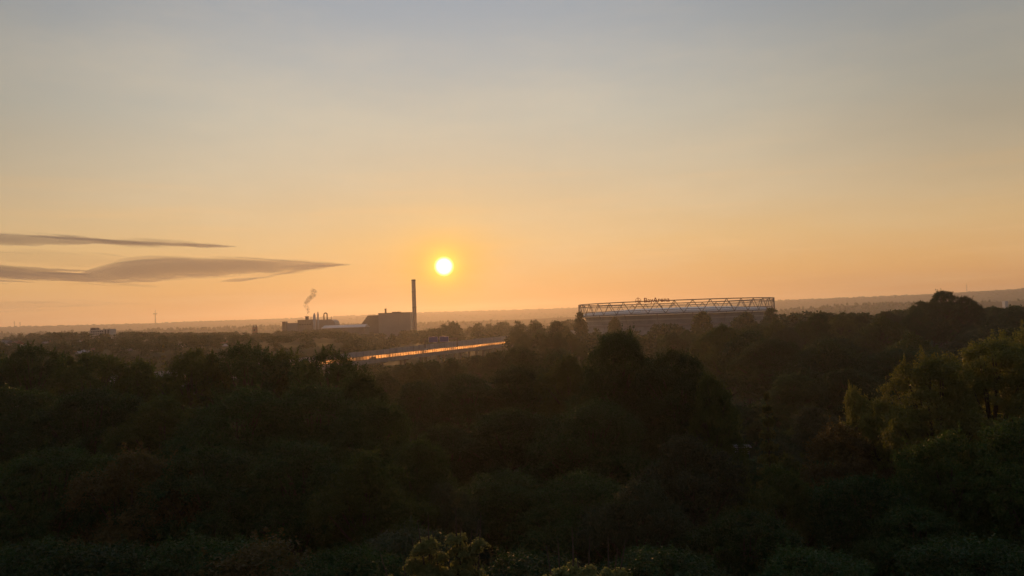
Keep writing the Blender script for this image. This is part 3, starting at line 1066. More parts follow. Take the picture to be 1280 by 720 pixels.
for k in range(NB):
    for me, nm in ((me1, 'diagonal'), (me2, 'diagonal'), (me3, 'tie')):
        o_ = link(bpy.data.objects.new(nm, me), std)
        o_.rotation_euler = (0, 0, 2 * half * k + .05)
NP = 19
mep = MB().tube([(100.7, 0, 0), (100.7, 0, 24), (SR - 1.2, 0, ZB)], .35, 6).mesh('column', M['steel'])
for k in range(NP):
    o_ = link(bpy.data.objects.new('column', mep), std)
    o_.rotation_euler = (0, 0, 2 * PI / NP * k + .05)


def lettering(name, body, size, parent, loc, rot, offset=.06, line=1.0, alx='CENTER', aly='CENTER'):
    c2 = bpy.data.curves.new(name, 'FONT')
    c2.body, c2.size, c2.extrude, c2.offset, c2.space_line = body, size, .2, offset, line
    c2.align_x, c2.align_y = alx, aly
    t_ = link(bpy.data.objects.new('temp', c2))
    me = bpy.data.meshes.new_from_object(t_.evaluated_get(bpy.context.evaluated_depsgraph_get()))
    bpy.data.objects.remove(t_)
    me.name = name
    me.materials.clear()
    me.materials.append(M['red_letters'])
    o_ = link(bpy.data.objects.new(name, me), parent)
    o_.location, o_.rotation_euler = loc, rot
    return o_


def conic(name, prof, mat, n=114):
    mb = MB()
    vs = []
    for r_, z in prof:
        for k in range(n):
            a = 2 * PI * k / n
            vs.append((r_ * math.cos(a), r_ * math.sin(a), z))
    fs = [(q * n + k, q * n + (k + 1) % n, (q + 1) * n + (k + 1) % n, (q + 1) * n + k) for q in range(len(prof) - 1) for k in range(n)]
    mb.add(vs, fs)
    return mb.build(name, M[mat], std)


conic('roof', [(106.0, 36.2), (106.0, 37.0), (104.0, 40.2), (70, 42.5), (45, 43.5), (45, 43.0), (70, 41.8), (103.4, 36.4), (106, 36.2)], 'membrane')
conic('facade', [(101, 0), (101, 35.9), (100.2, 35.9), (100.2, 0)], 'facade')
conic('facade_band', [(101.2, 24.6), (102.2, 25), (102.2, 26.4), (101.2, 26.6)], 'clad')
conic('gallery_band', [(101.2, 31), (101.7, 31), (101.7, 32.2), (101.2, 32.2)], 'sheet_roof')
BLOCKED.append((cst[0], D3, 112))
# the sign on the rim: an emblem and the lettering
th0 = math.atan2(at(817, 380, D3 - SR)[1] - D3, at(817, 380, D3 - SR)[0] - cst[0])
sgx = at(818, 378, D3 - SR + 3)[0] - cst[0]
lx0 = at(805.3, 378, D3 - SR)[0] - cst[0]
lettering('sign_lettering', 'BayArena', 6.6, std, (lx0, -SR + 3.0, ZT - 2.6), (PI / 2, 0, R(-8)), .10, 1.0, 'LEFT', 'BOTTOM')
ex = at(798.8, 378, D3 - SR)[0] - cst[0]
em = MB()
em.tube([(ex + 2.9 * math.cos(t), -SR + 5.2, ZT + .4 + 2.9 * math.sin(t)) for t in np.linspace(0, 2 * PI, 28, endpoint=False)], .22, 6, True)
emb = em.build('sign_emblem', M['red_letters'], std)
lettering('emblem_letters', 'BAYER', 1.7, emb, (ex, -SR + 5.1, ZT + .4), (PI / 2, 0, 0))
lettering('emblem_letters', 'B\nA', 1.7, emb, (ex, -SR + 5.1, ZT + 2.05), (PI / 2, 0, 0), line=.62)
lettering('emblem_letters', 'E\nR', 1.7, emb, (ex, -SR + 5.1, ZT - 1.25), (PI / 2, 0, 0), line=.62)
MB().tube([(ex, -SR + 5.6, ZT - 3), (ex, -SR + 5.6, ZT + 4.6)], .18, 5).build('sign_post', M['dark_steel'], std)


# --- viaduct, its barrier and gantry
def rbox(mb, s0, s1, t0, t1, z0, z1):
    P = [road_xy(s, t) for s, t in ((s0, t0), (s1, t0), (s1, t1), (s0, t1))]
    return mb.add([(p[0], p[1], z0) for p in P] + [(p[0], p[1], z1) for p in P],
                  [(3, 2, 1, 0), (4, 5, 6, 7), (0, 1, 5, 4), (1, 2, 6, 5), (2, 3, 7, 6), (3, 0, 4, 7)])


via = empty('viaduct', (0, 0, 0), 'motorway viaduct crossing behind the dark trees towards the sun', 'viaduct')
mb = MB()
rbox(mb, S0, S1, -.6, WID + .6, ZD - 1.9, ZD - .05)
mb.build('deck', M['concrete'], via)
rd = MB()
rbox(rd, S0, S1, 0, WID, ZD - .04, ZD)
rd.build('carriageway', M['asphalt'], via)
mk = MB()
s_ = S0
while s_ < S1:
    for t_ in (4.2, 8.0, 20.0, 24.0):
        rbox(mk, s_, s_ + 6, t_, t_ + .18, ZD + .004, ZD + .008)
    s_ += 18
for t_ in (.6, 12.0, 16.4, 30.5):
    rbox(mk, S0, S1, t_, t_ + .25, ZD + .004, ZD + .008)
tag(mk.build('lane_marking', M['marking'], via), kind='stuff')
mb = MB()
rbox(mb, S0, S1, 13.2, 13.7, ZD + .01, ZD + .9)
mb.build('median_barrier', M['concrete'], via)
mb = MB()
rbox(mb, S0, S1, -.95, -.61, ZD - 2.2, ZD + .55)
mb.build('edge_beam', M['concrete'], via)
k = 0
s_ = S0 + 12
while s_ < S1:
    pr = MB()
    for t_ in (5, WID - 5):
        q = road_xy(s_, t_)
        pr.lathe([(1.15, 0), (1.0, ZD - 3.2)], 12, q)
    rbox(pr, s_ - 1.1, s_ + 1.1, 1.5, WID - 1.5, ZD - 3.2, ZD - 1.9)
    pr.build('pier', M['concrete'], via)
    s_ += 34
# near barrier of posts and grimy clear sheets
nb_ = empty('clear_noise_barrier', tuple(road_xy(0, -.3)) + (ZD,), 'glowing see-through noise barrier with dark posts along the viaduct edge', 'barrier')
nb_.rotation_euler = (0, 0, RZ)
PW = 4.0
HB = 3.0
gm = MB().box(.12, PW - .12, -.02, .02, .75, HB - .1).mesh('glass_panel', M['barrier_glass'])
n0, n1 = int(S0 / PW) + 1, int(S1 / PW) - 1
posts = MB()
for q in range(n0, n1):
    o_ = link(bpy.data.objects.new('glass_panel', gm), nb_)
    o_.location = (q * PW, 0, 0)
    posts.box(q * PW - .13, q * PW + .13, -.14, .14, .05, HB + .05)
tag(posts.build('post', M['dark_steel'], nb_), kind='stuff')
MB().box(n0 * PW, n1 * PW, -.09, .09, HB - .1, HB + .08).build('top_rail', M['dark_steel'], nb_)
MB().box(n0 * PW, n1 * PW, -.1, .1, .55, .75).build('bottom_rail', M['dark_steel'], nb_)
# far wall of concrete panels, stepping up with distance
fw = empty('noise_wall', tuple(road_xy(0, WID - .9)) + (ZD,), 'grey concrete noise wall along the far side of the motorway', 'noise wall')
fw.rotation_euler = (0, 0, RZ)
q = S0
while q < S1:
    hgt = 4.0 + 2.6 * float(smoothstep(q, -60, 330))
    hgt = round(hgt * 2) / 2
    MB().box(q + .12, q + 9.88, 0, .25, .02, hgt).build('wall_panel', M['barrier'], fw)
    MB().box(q - .11, q + .11, -.15, .4, .02, hgt + .1).build('wall_post', M['steel'], fw)
    q += 10

# sign gantry
ga, gb = onz(571.5, 440.5, ZD), None
sg = float(min(np.linspace(0, 400, 1600), key=lambda q: abs(project(tuple(road_xy(q, 0)) + (ZD + 2,))[0] - 571.3)))
gan = empty('sign_gantry', tuple(road_xy(sg, 0)) + (ZD,), 'motorway gantry carrying two blue direction signs above the far carriageway', 'sign gantry')
gan.rotation_euler = (0, 0, RZ)
ZG = float(at(565, 424, (road_xy(sg, 6))[1])[2]) - ZD
MB().tube([(0, -.2, 0.02), (0, -.2, ZG + 1)], .42, 8).build('post', M['dark_steel'], gan)
MB().tube([(0, WID - 2, 0.02), (0, WID - 2, ZG + 1)], .42, 8).build('post', M['dark_steel'], gan)
tb = MB()
for dz in (0, 1.0):
    for dx in (-.5, .5):
        tb.tube([(dx, -.2, ZG + dz), (dx, WID - 2, ZG + dz)], .13, 5)
for k in range(16):
    y_ = -.2 + k * (WID - 2) / 16
    tb.tube([(-.5, y_, ZG), (-.5, y_ + 2, ZG + 1)], .08, 4)
    tb.tube([(.5, y_ + 2, ZG), (.5, y_, ZG + 1)], .08, 4)
tb.build('truss_beam', M['steel'], gan)


def gx(px):          # how far across the road a photo column meets the gantry
    best = min(np.linspace(0, WID, 400), key=lambda t: abs(project(tuple(road_xy(sg, t)) + (ZD + ZG,))[0] - px))
    return float(best)


for (xa, xb) in ((536.5, 548.2), (550.0, 561.5)):
    ta, tb_ = sorted((gx(xa), gx(xb)))
    sgn = MB().box(-1.05, -.9, ta, tb_, ZG - 2.2, ZG + 2.6).build('sign_panel', M['blue'], gan)
    fr = MB()
    fr.box(-1.12, -1.06, ta + .1, tb_ - .1, ZG + 2.3, ZG + 2.42)
    fr.box(-1.12, -1.06, ta + .1, tb_ - .1, ZG - 2.05, ZG - 1.93)
    fr.box(-1.12, -1.06, ta + .1, ta + .22, ZG - 1.93, ZG + 2.3)
    fr.box(-1.12, -1.06, tb_ - .22, tb_ - .1, ZG - 1.93, ZG + 2.3)
    fr.build('sign_border', M['marking'], sgn)
    MB().box(-1.2, -.4, (ta + tb_) / 2 - 1.2, (ta + tb_) / 2 + 1.2, ZG + 2.75, ZG + 3.0).build('sign_lamp', M['sheet_roof'], sgn)


# cars on the far lanes
def car(px, lane, mat, label, van=False):
    best = min(np.linspace(S0, S1, 2000), key=lambda s: abs(project(tuple(road_xy(s, lane)) + (ZD + 1,))[0] - px))
    q = road_xy(best, lane)
    e = empty('car' if not van else 'van', (q[0], q[1], ZD + .01), label, 'van' if van else 'car', 'vehicles on the motorway', RZ)
    L, Wc, H_ = (5.4, 2.0, 2.5) if van else (4.4, 1.8, 1.45)
    if van:
        prof = [(-L / 2, .35), (L / 2, .35), (L / 2, 1.1), (L / 2 - .7, 1.35), (L / 2 - 1.5, H_), (-L / 2, H_)]
    else:
        prof = [(-L / 2, .35), (L / 2, .35), (L / 2, .75), (L / 2 - 1.1, .92), (L / 2 - 1.8, H_), (-L / 2 + .9, H_), (-L / 2 + .1, .95)]
    MB().prism(prof, -Wc / 2, Wc / 2).build('body', M[mat], e, bevel=.05)
    for sy in (-1, 1):
        y0 = sy * (Wc / 2 + .005)
        MB().box(-L / 2 + 1.0, L / 2 - 1.75, min(y0, y0 + sy * .02), max(y0, y0 + sy * .02), H_ * .68, H_ * .92).build('side_window', M['glass_dark'], e)
        for sx in (-1, 1):
            c_ = MB().tube([(sx * L * .31, sy * (Wc / 2 - .18), .33), (sx * L * .31, sy * (Wc / 2 + .03), .33)], .32, 12)
            c_.build('wheel', M['tyre'], e)
    return e


car(533, 20, 'car_white', 'white van on the far lanes left of the blue signs', True)
car(546, 24.5, 'car_grey', 'grey car on the far lanes below the blue signs')
car(468, 3.0, 'car_white', 'white van behind the left end of the glowing barrier', True)


# --- small buildings of the valley
def house(px, py, d, wd, dp, hw_, hr, wall, roof, label, rz, group='houses in the valley'):
    top = at(px, py, d)
    zb = float(terrain(top[0], d))
    base_z = top[2] - hw_ - hr
    e = empty('house', (top[0], d, min(base_z, zb) if base_z < zb else zb), label, 'house', group, rz)
    z0 = max(0.0, base_z - e.location[2])
    MB().box(-wd / 2, wd / 2, -dp / 2, dp / 2, 0, z0 + hw_).build('wall', M[wall], e)
    rm = MB()
    zt = z0 + hw_
    rm.add([(-wd / 2 - .4, -dp / 2 - .5, zt), (wd / 2 + .4, -dp / 2 - .5, zt), (wd / 2 + .4, dp / 2 + .5, zt), (-wd / 2 - .4, dp / 2 + .5, zt), (-wd / 2 - .4, 0, zt + hr), (wd / 2 + .4, 0, zt + hr)],
           [(0, 1, 5, 4), (2, 3, 4, 5), (1, 2, 5), (3, 0, 4), (3, 2, 1, 0)])
    ro = rm.build('roof', M[roof], e)
    MB().box(wd * .2, wd * .2 + .8, -.4, .4, zt + hr * .6, zt + hr + 1.1).build('chimney_stack', M['brick'], ro)
    for k in range(3):
        x_ = -wd * .32 + k * wd * .32
        for zz in ((zt - 2.2,) if hw_ < 5 else (zt - 2.2, zt - 5.0)):
            MB().box(x_ - .6, x_ + .6, -dp / 2 - .06, -dp / 2 - .02, zz, zz + 1.4).build('window', M['glass_dark'], e)
    BLOCKED.append((top[0], d, max(wd, dp) * .75))
    return e


HOUSES = [
    (8, 425, 640, 14, 9, 'render_white', 'tile_grey', 'pale house at the left picture edge'),
    (22, 426, 620, 12, 9, 'render_white', 'tile_red', 'second pale house from the left picture edge'),
    (60, 427, 680, 13, 9, 'render_white', 'tile_grey', 'pale gabled house left of the brightest roof'),
    (86, 432, 600, 12, 9, 'brick', 'tile_grey', 'grey roofed house in front of the brightest roof'),
    (101, 426, 690, 14, 10, 'render_white', 'sheet_roof', 'house with the brightest pale roof below the apartment block'),
    (104, 436, 520, 9, 8, 'render_white', 'sheet_roof', 'small house with a shining white gable low on the left'),
    (118, 434, 580, 11, 9, 'brick', 'tile_red', 'brick house right of the shining gable'),
    (147, 433, 600, 12, 9, 'render_white', 'tile_red', 'pale gabled house right under the apartment block'),
    (160, 436, 560, 10, 9, 'render_white', 'tile_grey', 'low pale house left of the pointed spruce'),
    (192, 432, 520, 9, 9, 'render_white', 'tile_grey', 'tall white gabled house touching the pointed spruce on its left'),
    (216, 432, 540, 13, 9, 'render_white', 'tile_grey', 'pale house right of the pointed spruce'),
    (226, 430, 600, 10, 8, 'brick', 'sheet_roof', 'house with a thin bright ridge right of the pointed spruce'),
    (276, 423, 800, 14, 10, 'brick', 'tile_grey', 'wide dark roofed house right of the narrow spruce'),
    (283, 430, 620, 10, 8, 'render_white', 'sheet_roof', 'pale roofed house left of the round tree under the church'),
    (240, 425, 760, 12, 9, 'brick', 'tile_red', 'brick house left of the narrow spruce'),
    (127, 428, 740, 12, 9, 'brick', 'tile_grey', 'dark roofed house in the gap under the apartment block'),
    (72, 434, 590, 11, 9, 'brick', 'tile_red', 'red roofed house left of the shining gable'),
    (36, 430, 640, 11, 9, 'brick', 'tile_grey', 'dark roofed house third from the left picture edge'),
    (346, 432, 700, 14, 9, 'brick', 'sheet_roof', 'pale flat looking roof below the low factory end'),
    (693, 439.5, 660, 8.5, 8, 'render_white', 'membrane', 'small white house among trees past the end of the motorway'),
]
rs_ = random.Random(4)
for (px, py, d, wd, dp, wl, rf2, lab) in HOUSES:
    d = d + 160 if px < 400 else d
    wd *= .82
    house(px, py, d, wd, dp, 4.8 if wd > 9 else 4.2, 3.6, wl, rf2, lab, rs_.uniform(-.7, .7))
# apartment block
b0, b1, z = at_box(112, 139, 411.5, 1050)
ap = empty('apartment_block', ((b0 + b1) / 2, 1050, 0), 'pale slab apartment block with taller left part above the houses on the left', 'apartment block')
hw = (b1 - b0) / 2
MB().box(-hw, hw * .38, 0, 14, 0, z - .8).build('wing', M['render_white'], ap)
MB().box(hw * .385, hw, -2, 13, 0, z).build('gable_tower', M['render_white'], ap)
MB().box(-hw, -hw * .55, 2, 12, z - .8, z + 2.2).build('lift_house', M['clad_dark'], ap)
for k in range(6):
    x_ = -hw + 2 + k * (hw * 1.38 - 3) / 6
    for f_ in range(6):
        zz = z - 4 - f_ * 3
        MB().box(x_, x_ + 1.9, -.07, -.02, zz, zz + 1.5).build('window', M['glass_dark'], ap)
for k in range(2):
    MB().box(hw * .5 + k * hw * .26, hw * .5 + k * hw * .26 + 1.2, -2.5, -2.02, 3, z - 1).build('stair_strip', M['glass_dark'], ap)
BLOCKED.append(((b0 + b1) / 2, 1055, hw + 8))
# church with twin topped tower
b0, b1, z = at_box(316.2, 321.2, 409.0, 1250)
ch = empty('church_tower', ((b0 + b1) / 2, 1250, 0), 'square church tower with two small turrets rising from far trees', 'church tower')
hw = (b1 - b0) / 2
MB().box(-hw, hw, -hw, hw, 0, z).build('shaft', M['brick'], ch)
for sx in (-1, 1):
    MB().lathe([(hw * .36, z), (hw * .36, z + 2.2), (hw * .42, z + 2.3), (.1, z + 4.6)], 8, (sx * hw * .6, 0)).build('turret', M['tile_grey'], ch)
MB().box(-hw * .3, hw * .3, -hw - .06, -hw - .01, z - 6, z - 3).build('belfry_opening', M['glass_dark'], ch)
BLOCKED.append(((b0 + b1) / 2, 1250, 16))


# masts on the ridges
def mast(px, ybase, ytop, d, label, cross=False, rad=.8):
    t = at(px, ytop, d)
    zb = float(terrain(t[0], t[1])) - 1
    e = empty('radio_mast', (t[0], t[1], zb), label, 'mast', 'masts on the far hills')
    h = t[2] - zb
    MB().tube([(0, 0, 0), (0, 0, h * .6), (0, 0, h)], [rad * 1.6, rad, rad * .45], 8).build('shaft', M['dark_steel'], e)
    if cross:
        MB().lathe([(rad, h * .62), (rad * 4.5, h * .64), (rad * 4.5, h * .70), (rad, h * .72)], 12).build('platform', M['dark_steel'], e)
    else:
        for q in (.55, .75):
            MB().box(-rad * 2.2, rad * 2.2, -rad, rad, h * q, h * q + rad * 2.5).build('aerial', M['dark_steel'], e)


mast(194, 399, 386.5, 7400, 'telecom tower with a round platform on the left ridge', True, 4.0)
mast(18, 408, 401, 7300, 'thin mast on the far left ridge', False, 2.0)
mast(25, 408, 402, 7300, 'second thin mast beside the first on the far left ridge', False, 2.0)
mast(1208, 366, 354, 7600, 'thin tall mast on the right ridge above the tree clump', False, 1.8)

# white depot on the right-hand slope
t = at(1258, 376.4, 1500)
dp = empty('hillside_depot', (t[0], 1500, 0), 'small bright white building above trees at the far right', 'building')
MB().box(-2.8, 2.8, 0, 9, 0, t[2] - 1).build('wall', M['white'], dp)
MB().box(-3.1, 3.1, -.5, 9.5, t[2] - 1, t[2]).build('roof', M['membrane'], dp)

# shed in the gap beside the near spruce
t = at(926, 557, 196)
sh = empty('shed', (t[0], 196, 0), 'low grey shed with pale slatted front in the dark gap beside the near spruce', 'shed', None, -.12)
zt = float(t[2])
MB().box(-2.1, 2.1, 0, 2.6, 0, zt - .35).build('wall', M['clad_dark'], sh)
MB().prism([(-2.5, zt - .35), (2.5, zt - .35), (2.5, zt - .22), (-2.5, zt)], -.5, 3.0).build('roof', M['tile_grey'], sh)
for k in range(4):
    MB().box(-2.05, 1.9, -.12, -.02, .5 + k * .52, .66 + k * .52).build('slat', M['sheet_roof'], sh)
MB().box(-2.5, 2.5, -.62, -.51, zt - .45, zt - .3).build('gutter', M['sheet_roof'], sh)
BLOCKED.append((t[0], 196, 4))

# the closed crest of the near wood
rc_ = random.Random(23)
n_ = 0
ordw = ['first', 'second', 'third', 'fourth', 'fifth', 'sixth', 'seventh', 'eighth', 'ninth', 'tenth', 'eleventh', 'twelfth', 'thirteenth', 'fourteenth', 'fifteenth', 'sixteenth', 'seventeenth', 'eighteenth', 'nineteenth', 'twentieth']
for px in list(range(-10, 470, 44)):
    y = interp(NEAR_SKY, px) + rc_.uniform(4, 10)
    if 180 < px < 212:
        y += 6
    tree(rc_.choice(['airy', 'airy_olive', 'airy']), px + rc_.uniform(-5, 5), y, rc_.uniform(172, 196), rc_.uniform(4.2, 5.6), f'{ordw[n_]} thin-leaved tree from the left along the left crest, glints behind it', 'thin-leaved trees on the left crest', first=1)
    n_ += 1

# ------------------------------------------------------------------ woods that fill in behind the single trees
rf = random.Random(11)


print('PROTO', sum(len(p[0].polygons) for p in PROTO.values()) * 2)


def fill(n, d0, d1, x0, x1, sky, keys, rad, hgt, spacing_tries, lab):
    got = []
    tries = 0
    while len(got) < n and tries < n * spacing_tries:
        tries += 1
        d = math.sqrt(rf.uniform(d0 * d0, d1 * d1))
        px = rf.uniform(x0, x1)
        w_ = at(px, 400, d)
        x, y = w_[0], d
        r_ = rf.uniform(*rad)
        if not free(x, y, r_, d):
            continue
        zb = float(terrain(x, y))
        h = rf.uniform(*hgt)
        yt = max(interp(sky, px), project((x, y, zb + h))[1])
        if d < 200 and abs(px - 926) < 15 + .8 * r_ * FPX / d:
            yt = max(yt, 574)
        for q in (-.6, .6):            # the crown's shoulders must not rise above the outline either
            yt = max(yt, interp(sky, px + q * r_ * FPX / d))
        if at(px, yt, d)[2] - zb < 6.5:
            continue
        got.append((px, yt, d, r_, rf.choice(keys)))
        TREES.append((x, y, r_, d))
    got.sort()
    print('FILL', len(got), 'of', n, lab[0])
    ords = ['first', 'second', 'third', 'fourth', 'fifth', 'sixth', 'seventh', 'eighth', 'ninth', 'tenth', 'eleventh', 'twelfth', 'thirteenth', 'fourteenth', 'fifteenth', 'sixteenth', 'seventeenth', 'eighteenth', 'nineteenth', 'twentieth', 'twenty-first', 'twenty-second', 'twenty-third', 'twenty-fourth', 'twenty-fifth', 'twenty-sixth', 'twenty-seventh', 'twenty-eighth', 'twenty-ninth', 'thirtieth'] + ['%dth' % k for k in range(31, 200)]
    tone = {'dark_leaf': 'dark', 'olive_leaf': 'olive', 'blue_leaf': 'bluish', 'warm_leaf': 'yellow-green', 'brown_leaf': 'brownish'}
    cnt = {}
    for (px, yt, d, r_, key) in got:
        nm = tone[PROTO[key][0].materials[0].name]
        place = next(pl for lim, pl in lab if px < lim)
        cnt[(nm, place)] = cnt.get((nm, place), 0) + 1
        o_ = ords[cnt[(nm, place)] - 1]
        tree(key, px, yt, d, r_, f'{o_} {nm} tree from the left {place}', 'trees filling the woods')
        TREES.pop()


fill(30, 55, 215, -60, 1340, [(x, y + 18) for x, y in NEAR_SKY], ['great', 'great_wide', 'great_olive'], (5.5, 8.5), (17, 25), 60,
     [(250, 'buried low in the left end of the near wood'), (500, 'buried in the dark left mass near its flank'), (760, 'buried in the middle of the near wood'), (960, 'buried under the big central tree'), (9999, 'buried in the near wood on the right')])
fill(95, 215, 560, 430, 930, [(430, 470), (465, 458), (500, 455), (540, 450), (600, 442), (632, 436), (645, 418), (700, 412), (725, 420), (740, 428), (800, 415), (860, 412), (930, 412)], ['bushy', 'bushy', 'bushy_olive', 'oak'], (5, 8), (13, 27), 60,
     [(560, 'below the left part of the viaduct'), (660, 'below the right part of the viaduct'), (760, 'between near wood and stadium trees'), (9999, 'behind the central tree')])
fill(150, 215, 760, 890, 1340, FAR_SKY, ['bushy', 'bushy', 'bushy_olive', 'great_blue', 'great', 'great_wide'], (7, 12), (17, 31), 60,
     [(985, 'in the wood right below the stadium'), (1080, 'in the broad wood right of the stadium'), (1140, 'in the broad wood left of the tall clump'), (1225, 'in the broad wood under the tall clump'), (9999, 'in the broad wood at the right edge')])
fill(230, 430, 1000, -60, 480, [(x, y + 3) for x, y in MID_SKY], ['far_oak', 'far_maple', 'far_lime', 'far_willow'], (3.5, 7), (7.5, 13), 40,
     [(60, 'among the houses at the far left'), (150, 'among the houses under the apartment block'), (250, 'among the houses by the pointed spruce'), (350, 'in the valley under the church tower'), (9999, 'in the valley under the factory')])
fill(130, 430, 720, -60, 470, [(x, y + 11) for x, y in MID_SKY], ['far_oak', 'far_maple', 'far_lime'], (3.5, 6), (7, 11), 60,
     [(130, 'in the gardens at the far left'), (260, 'in the gardens behind the crest notch'), (9999, 'in the gardens before the factory')])
fill(60, 420, 700, 440, 650, [(440, 464), (500, 461), (540, 456), (600, 448), (650, 440)], ['far_oak', 'far_lime', 'far_maple'], (2.5, 4.5), (6.6, 11), 60,
     [(540, 'low beneath the left of the viaduct'), (9999, 'low beneath the right of the viaduct')])
fill(110, 820, 1150, 370, 490, [(345, 415), (400, 415), (455, 414), (490, 414)], ['far_oak', 'far_maple', 'far_lime'], (5, 8), (8, 13), 80,
     [(9999, 'in the fields below the factory')])
fill(90, 1150, 1345, 345, 475, [(345, 412), (400, 412), (455, 411), (475, 411)], ['far_oak', 'far_maple', 'far_lime'], (5, 8), (8, 13), 80,
     [(9999, 'along the hedge line before the factory')])
fill(150, 880, 1400, -60, 560, MID_SKY, ['far_oak', 'far_maple', 'far_lime'], (7, 11), (15, 24), 40,
     [(100, 'in the hazy belt left of the apartment block'), (200, 'in the hazy belt right of the apartment block'), (310, 'in the hazy belt left of the church tower'), (360, 'in the hazy belt right of the church tower'), (450, 'in the hazy belt before the factory'), (9999, 'in the hazy belt before the incinerator')])
fill(90, 930, 1500, 500, 760, MID_SKY, ['far_oak', 'far_maple', 'far_lime'], (8, 12), (16, 36), 40,
     [(560, 'in the hazy belt right of the chimney'), (620, 'in the hazy wood under the sun'), (680, 'in the hazy wood past the motorway bend'), (9999, 'in the hazy wood left of the stadium')])
fill(40, 100, 230, 890, 1130, [(890, 500), (945, 505), (1000, 505), (1040, 500), (1130, 480)], ['bushy', 'bushy_olive', 'willow'], (3.5, 5), (7, 13), 60,
     [(960, 'low in the gap near the picnic table'), (1040, 'low in the gap right of the near spruce'), (9999, 'low behind the spiky treetop')])
fill(44, 600, 770, 640, 985, [(640, 408), (700, 400), (745, 399), (760, 402), (800, 399), (850, 397), (900, 395), (985, 391)], ['far_oak', 'far_maple', 'far_lime'], (6, 9), (13, 24), 40,
     [(720, 'in the clump where the motorway ends'), (840, 'in front of the left half of the stadium'), (9999, 'in front of the right half of the stadium')])

# the trees that show largest stand as objects of their own, the rest are one mass
SPECS.sort(key=lambda q: (-q[10], -q[5] * q[4] / q[2] ** 2))
nown = 0
mv, mq, mt_, k0 = [], [], [], 0
for sp in SPECS:
    if sp[10] or nown < 292 - len(NEAR):
        nown += 0 if sp[10] else 1
        grow(sp)
        continue
    key, x, y, zb, h, rad = sp[:6]
    R0, H = 6.2, 18.0
    co, tt = MINI[len(mv) % 4]
    t = random.uniform(0, 6.28)
    cc, ss = math.cos(t) * rad / R0, math.sin(t) * rad / R0
    mv.append(np.stack([x + co[:, 0] * cc - co[:, 1] * ss, y + co[:, 0] * ss + co[:, 1] * cc, zb + co[:, 2] * h / H], 1))
    mq.append(np.arange(len(co)).reshape(-1, 4) + k0)
    k0 += len(co)
    mt_.append(np.clip(tt + random.uniform(-.3, .3), 0, 1))
if mv:
    o_ = link(bpy.data.objects.new('distant_woods', np_mesh('distant_woods', np.concatenate(mv), np.concatenate(mq), M['dark_leaf'], np.concatenate(mt_))))
    tag(o_, 'smaller trees massed in the hazy woods of the middle distance', 'woods', kind='stuff')
print('TREES', len(SPECS), 'own', nown + len(NEAR) + 4)

# ------------------------------------------------------------------ far woods on the hills: one mass
rs = np.random.RandomState(5)
n = 21000
d = np.concatenate([rs.uniform(1450, 2400, n // 3), rs.uniform(2400, 4600, n // 3), rs.uniform(4600, 8600, n // 3)])
n = len(d)
a = rs.uniform(R(-40), R(40), n)
X, Yv = d * np.sin(a), d * np.cos(a)
# woods stand in belts
belt = np.sin(X / 310 + 2.1 * np.sin(Yv / 700)) + np.sin(Yv / 240 + 1.7 * np.sin(X / 520)) + rs.normal(0, .55, n)
keep = (belt > 0.1)
near_plant = (Yv < 1700) & (np.abs(X - (-300)) < 200)
keep &= ~near_plant
X, Yv, d = X[keep], Yv[keep], d[keep]
n = len(X)
Z = terrain(X, Yv)
ico = [(0, 0, 1.0)]
for zz, rr_, off in ((.78, .55, 0.0), (.45, .95, .5), (.1, .8, 0.0)):
    for k in range(6):
        t = 2 * PI * (k + off) / 6
        ico.append((rr_ * math.cos(t), rr_ * math.sin(t), zz))
ico = np.array(ico)
tri = [(0, 1 + k, 1 + (k + 1) % 6) for k in range(6)]
for lay in range(2):
    b_ = 1 + lay * 6
    for k in range(6):
        k2 = (k + 1) % 6
        tri.append((b_ + k, b_ + 6 + k, b_ + k2))
        tri.append((b_ + k2, b_ + 6 + k, b_ + 6 + k2))
tri = np.array(tri)
hgt = rs.uniform(8, 15, n) * (1 - .35 * (d > 4600))
wid_ = rs.uniform(5, 9, n) * (1 + 1.4 * (d > 4600))
P = ico[None] * np.stack([wid_, wid_, hgt], 1)[:, None, :]
P = P * (1 + rs.normal(0, .16, P.shape)) + np.stack([X, Yv, Z - 1], 1)[:, None, :]
V = P.reshape(-1, 3)
Q = (tri[None] + (np.arange(n) * len(ico))[:, None, None]).reshape(-1, 3)
tint = np.repeat(rs.uniform(0, 1, n), len(tri))
fwd = link(bpy.data.objects.new('far_woods', np_mesh('far_woods', V, Q, M['dark_leaf'], tint)))
tag(fwd, 'belts of hazy woodland covering the far valley and hills', 'woods', kind='stuff')

# undergrowth on the near ground
rs = np.random.RandomState(6)
n = 26000
d = np.sqrt(rs.uniform(25 ** 2, 420 ** 2, n))
a = rs.uniform(R(-40), R(40), n)
X, Yv = d * np.sin(a), d * np.cos(a)
P = np.stack([X, Yv, terrain(X, Yv) + rs.uniform(.1, 1.6, n)], 1)
L = rs.uniform(.5, 1.6, n)
V, Q = leaf_quads(rs, P, rs.normal(size=(n, 3)) * .6 + np.array([0, 0, .6]), L, L * .6)
ug = link(bpy.data.objects.new('undergrowth', np_mesh('undergrowth', V, Q, M['dark_leaf'], rs.uniform(0, 1, n))))
tag(ug, 'dark undergrowth covering the ground between the trees', 'undergrowth', kind='stuff')


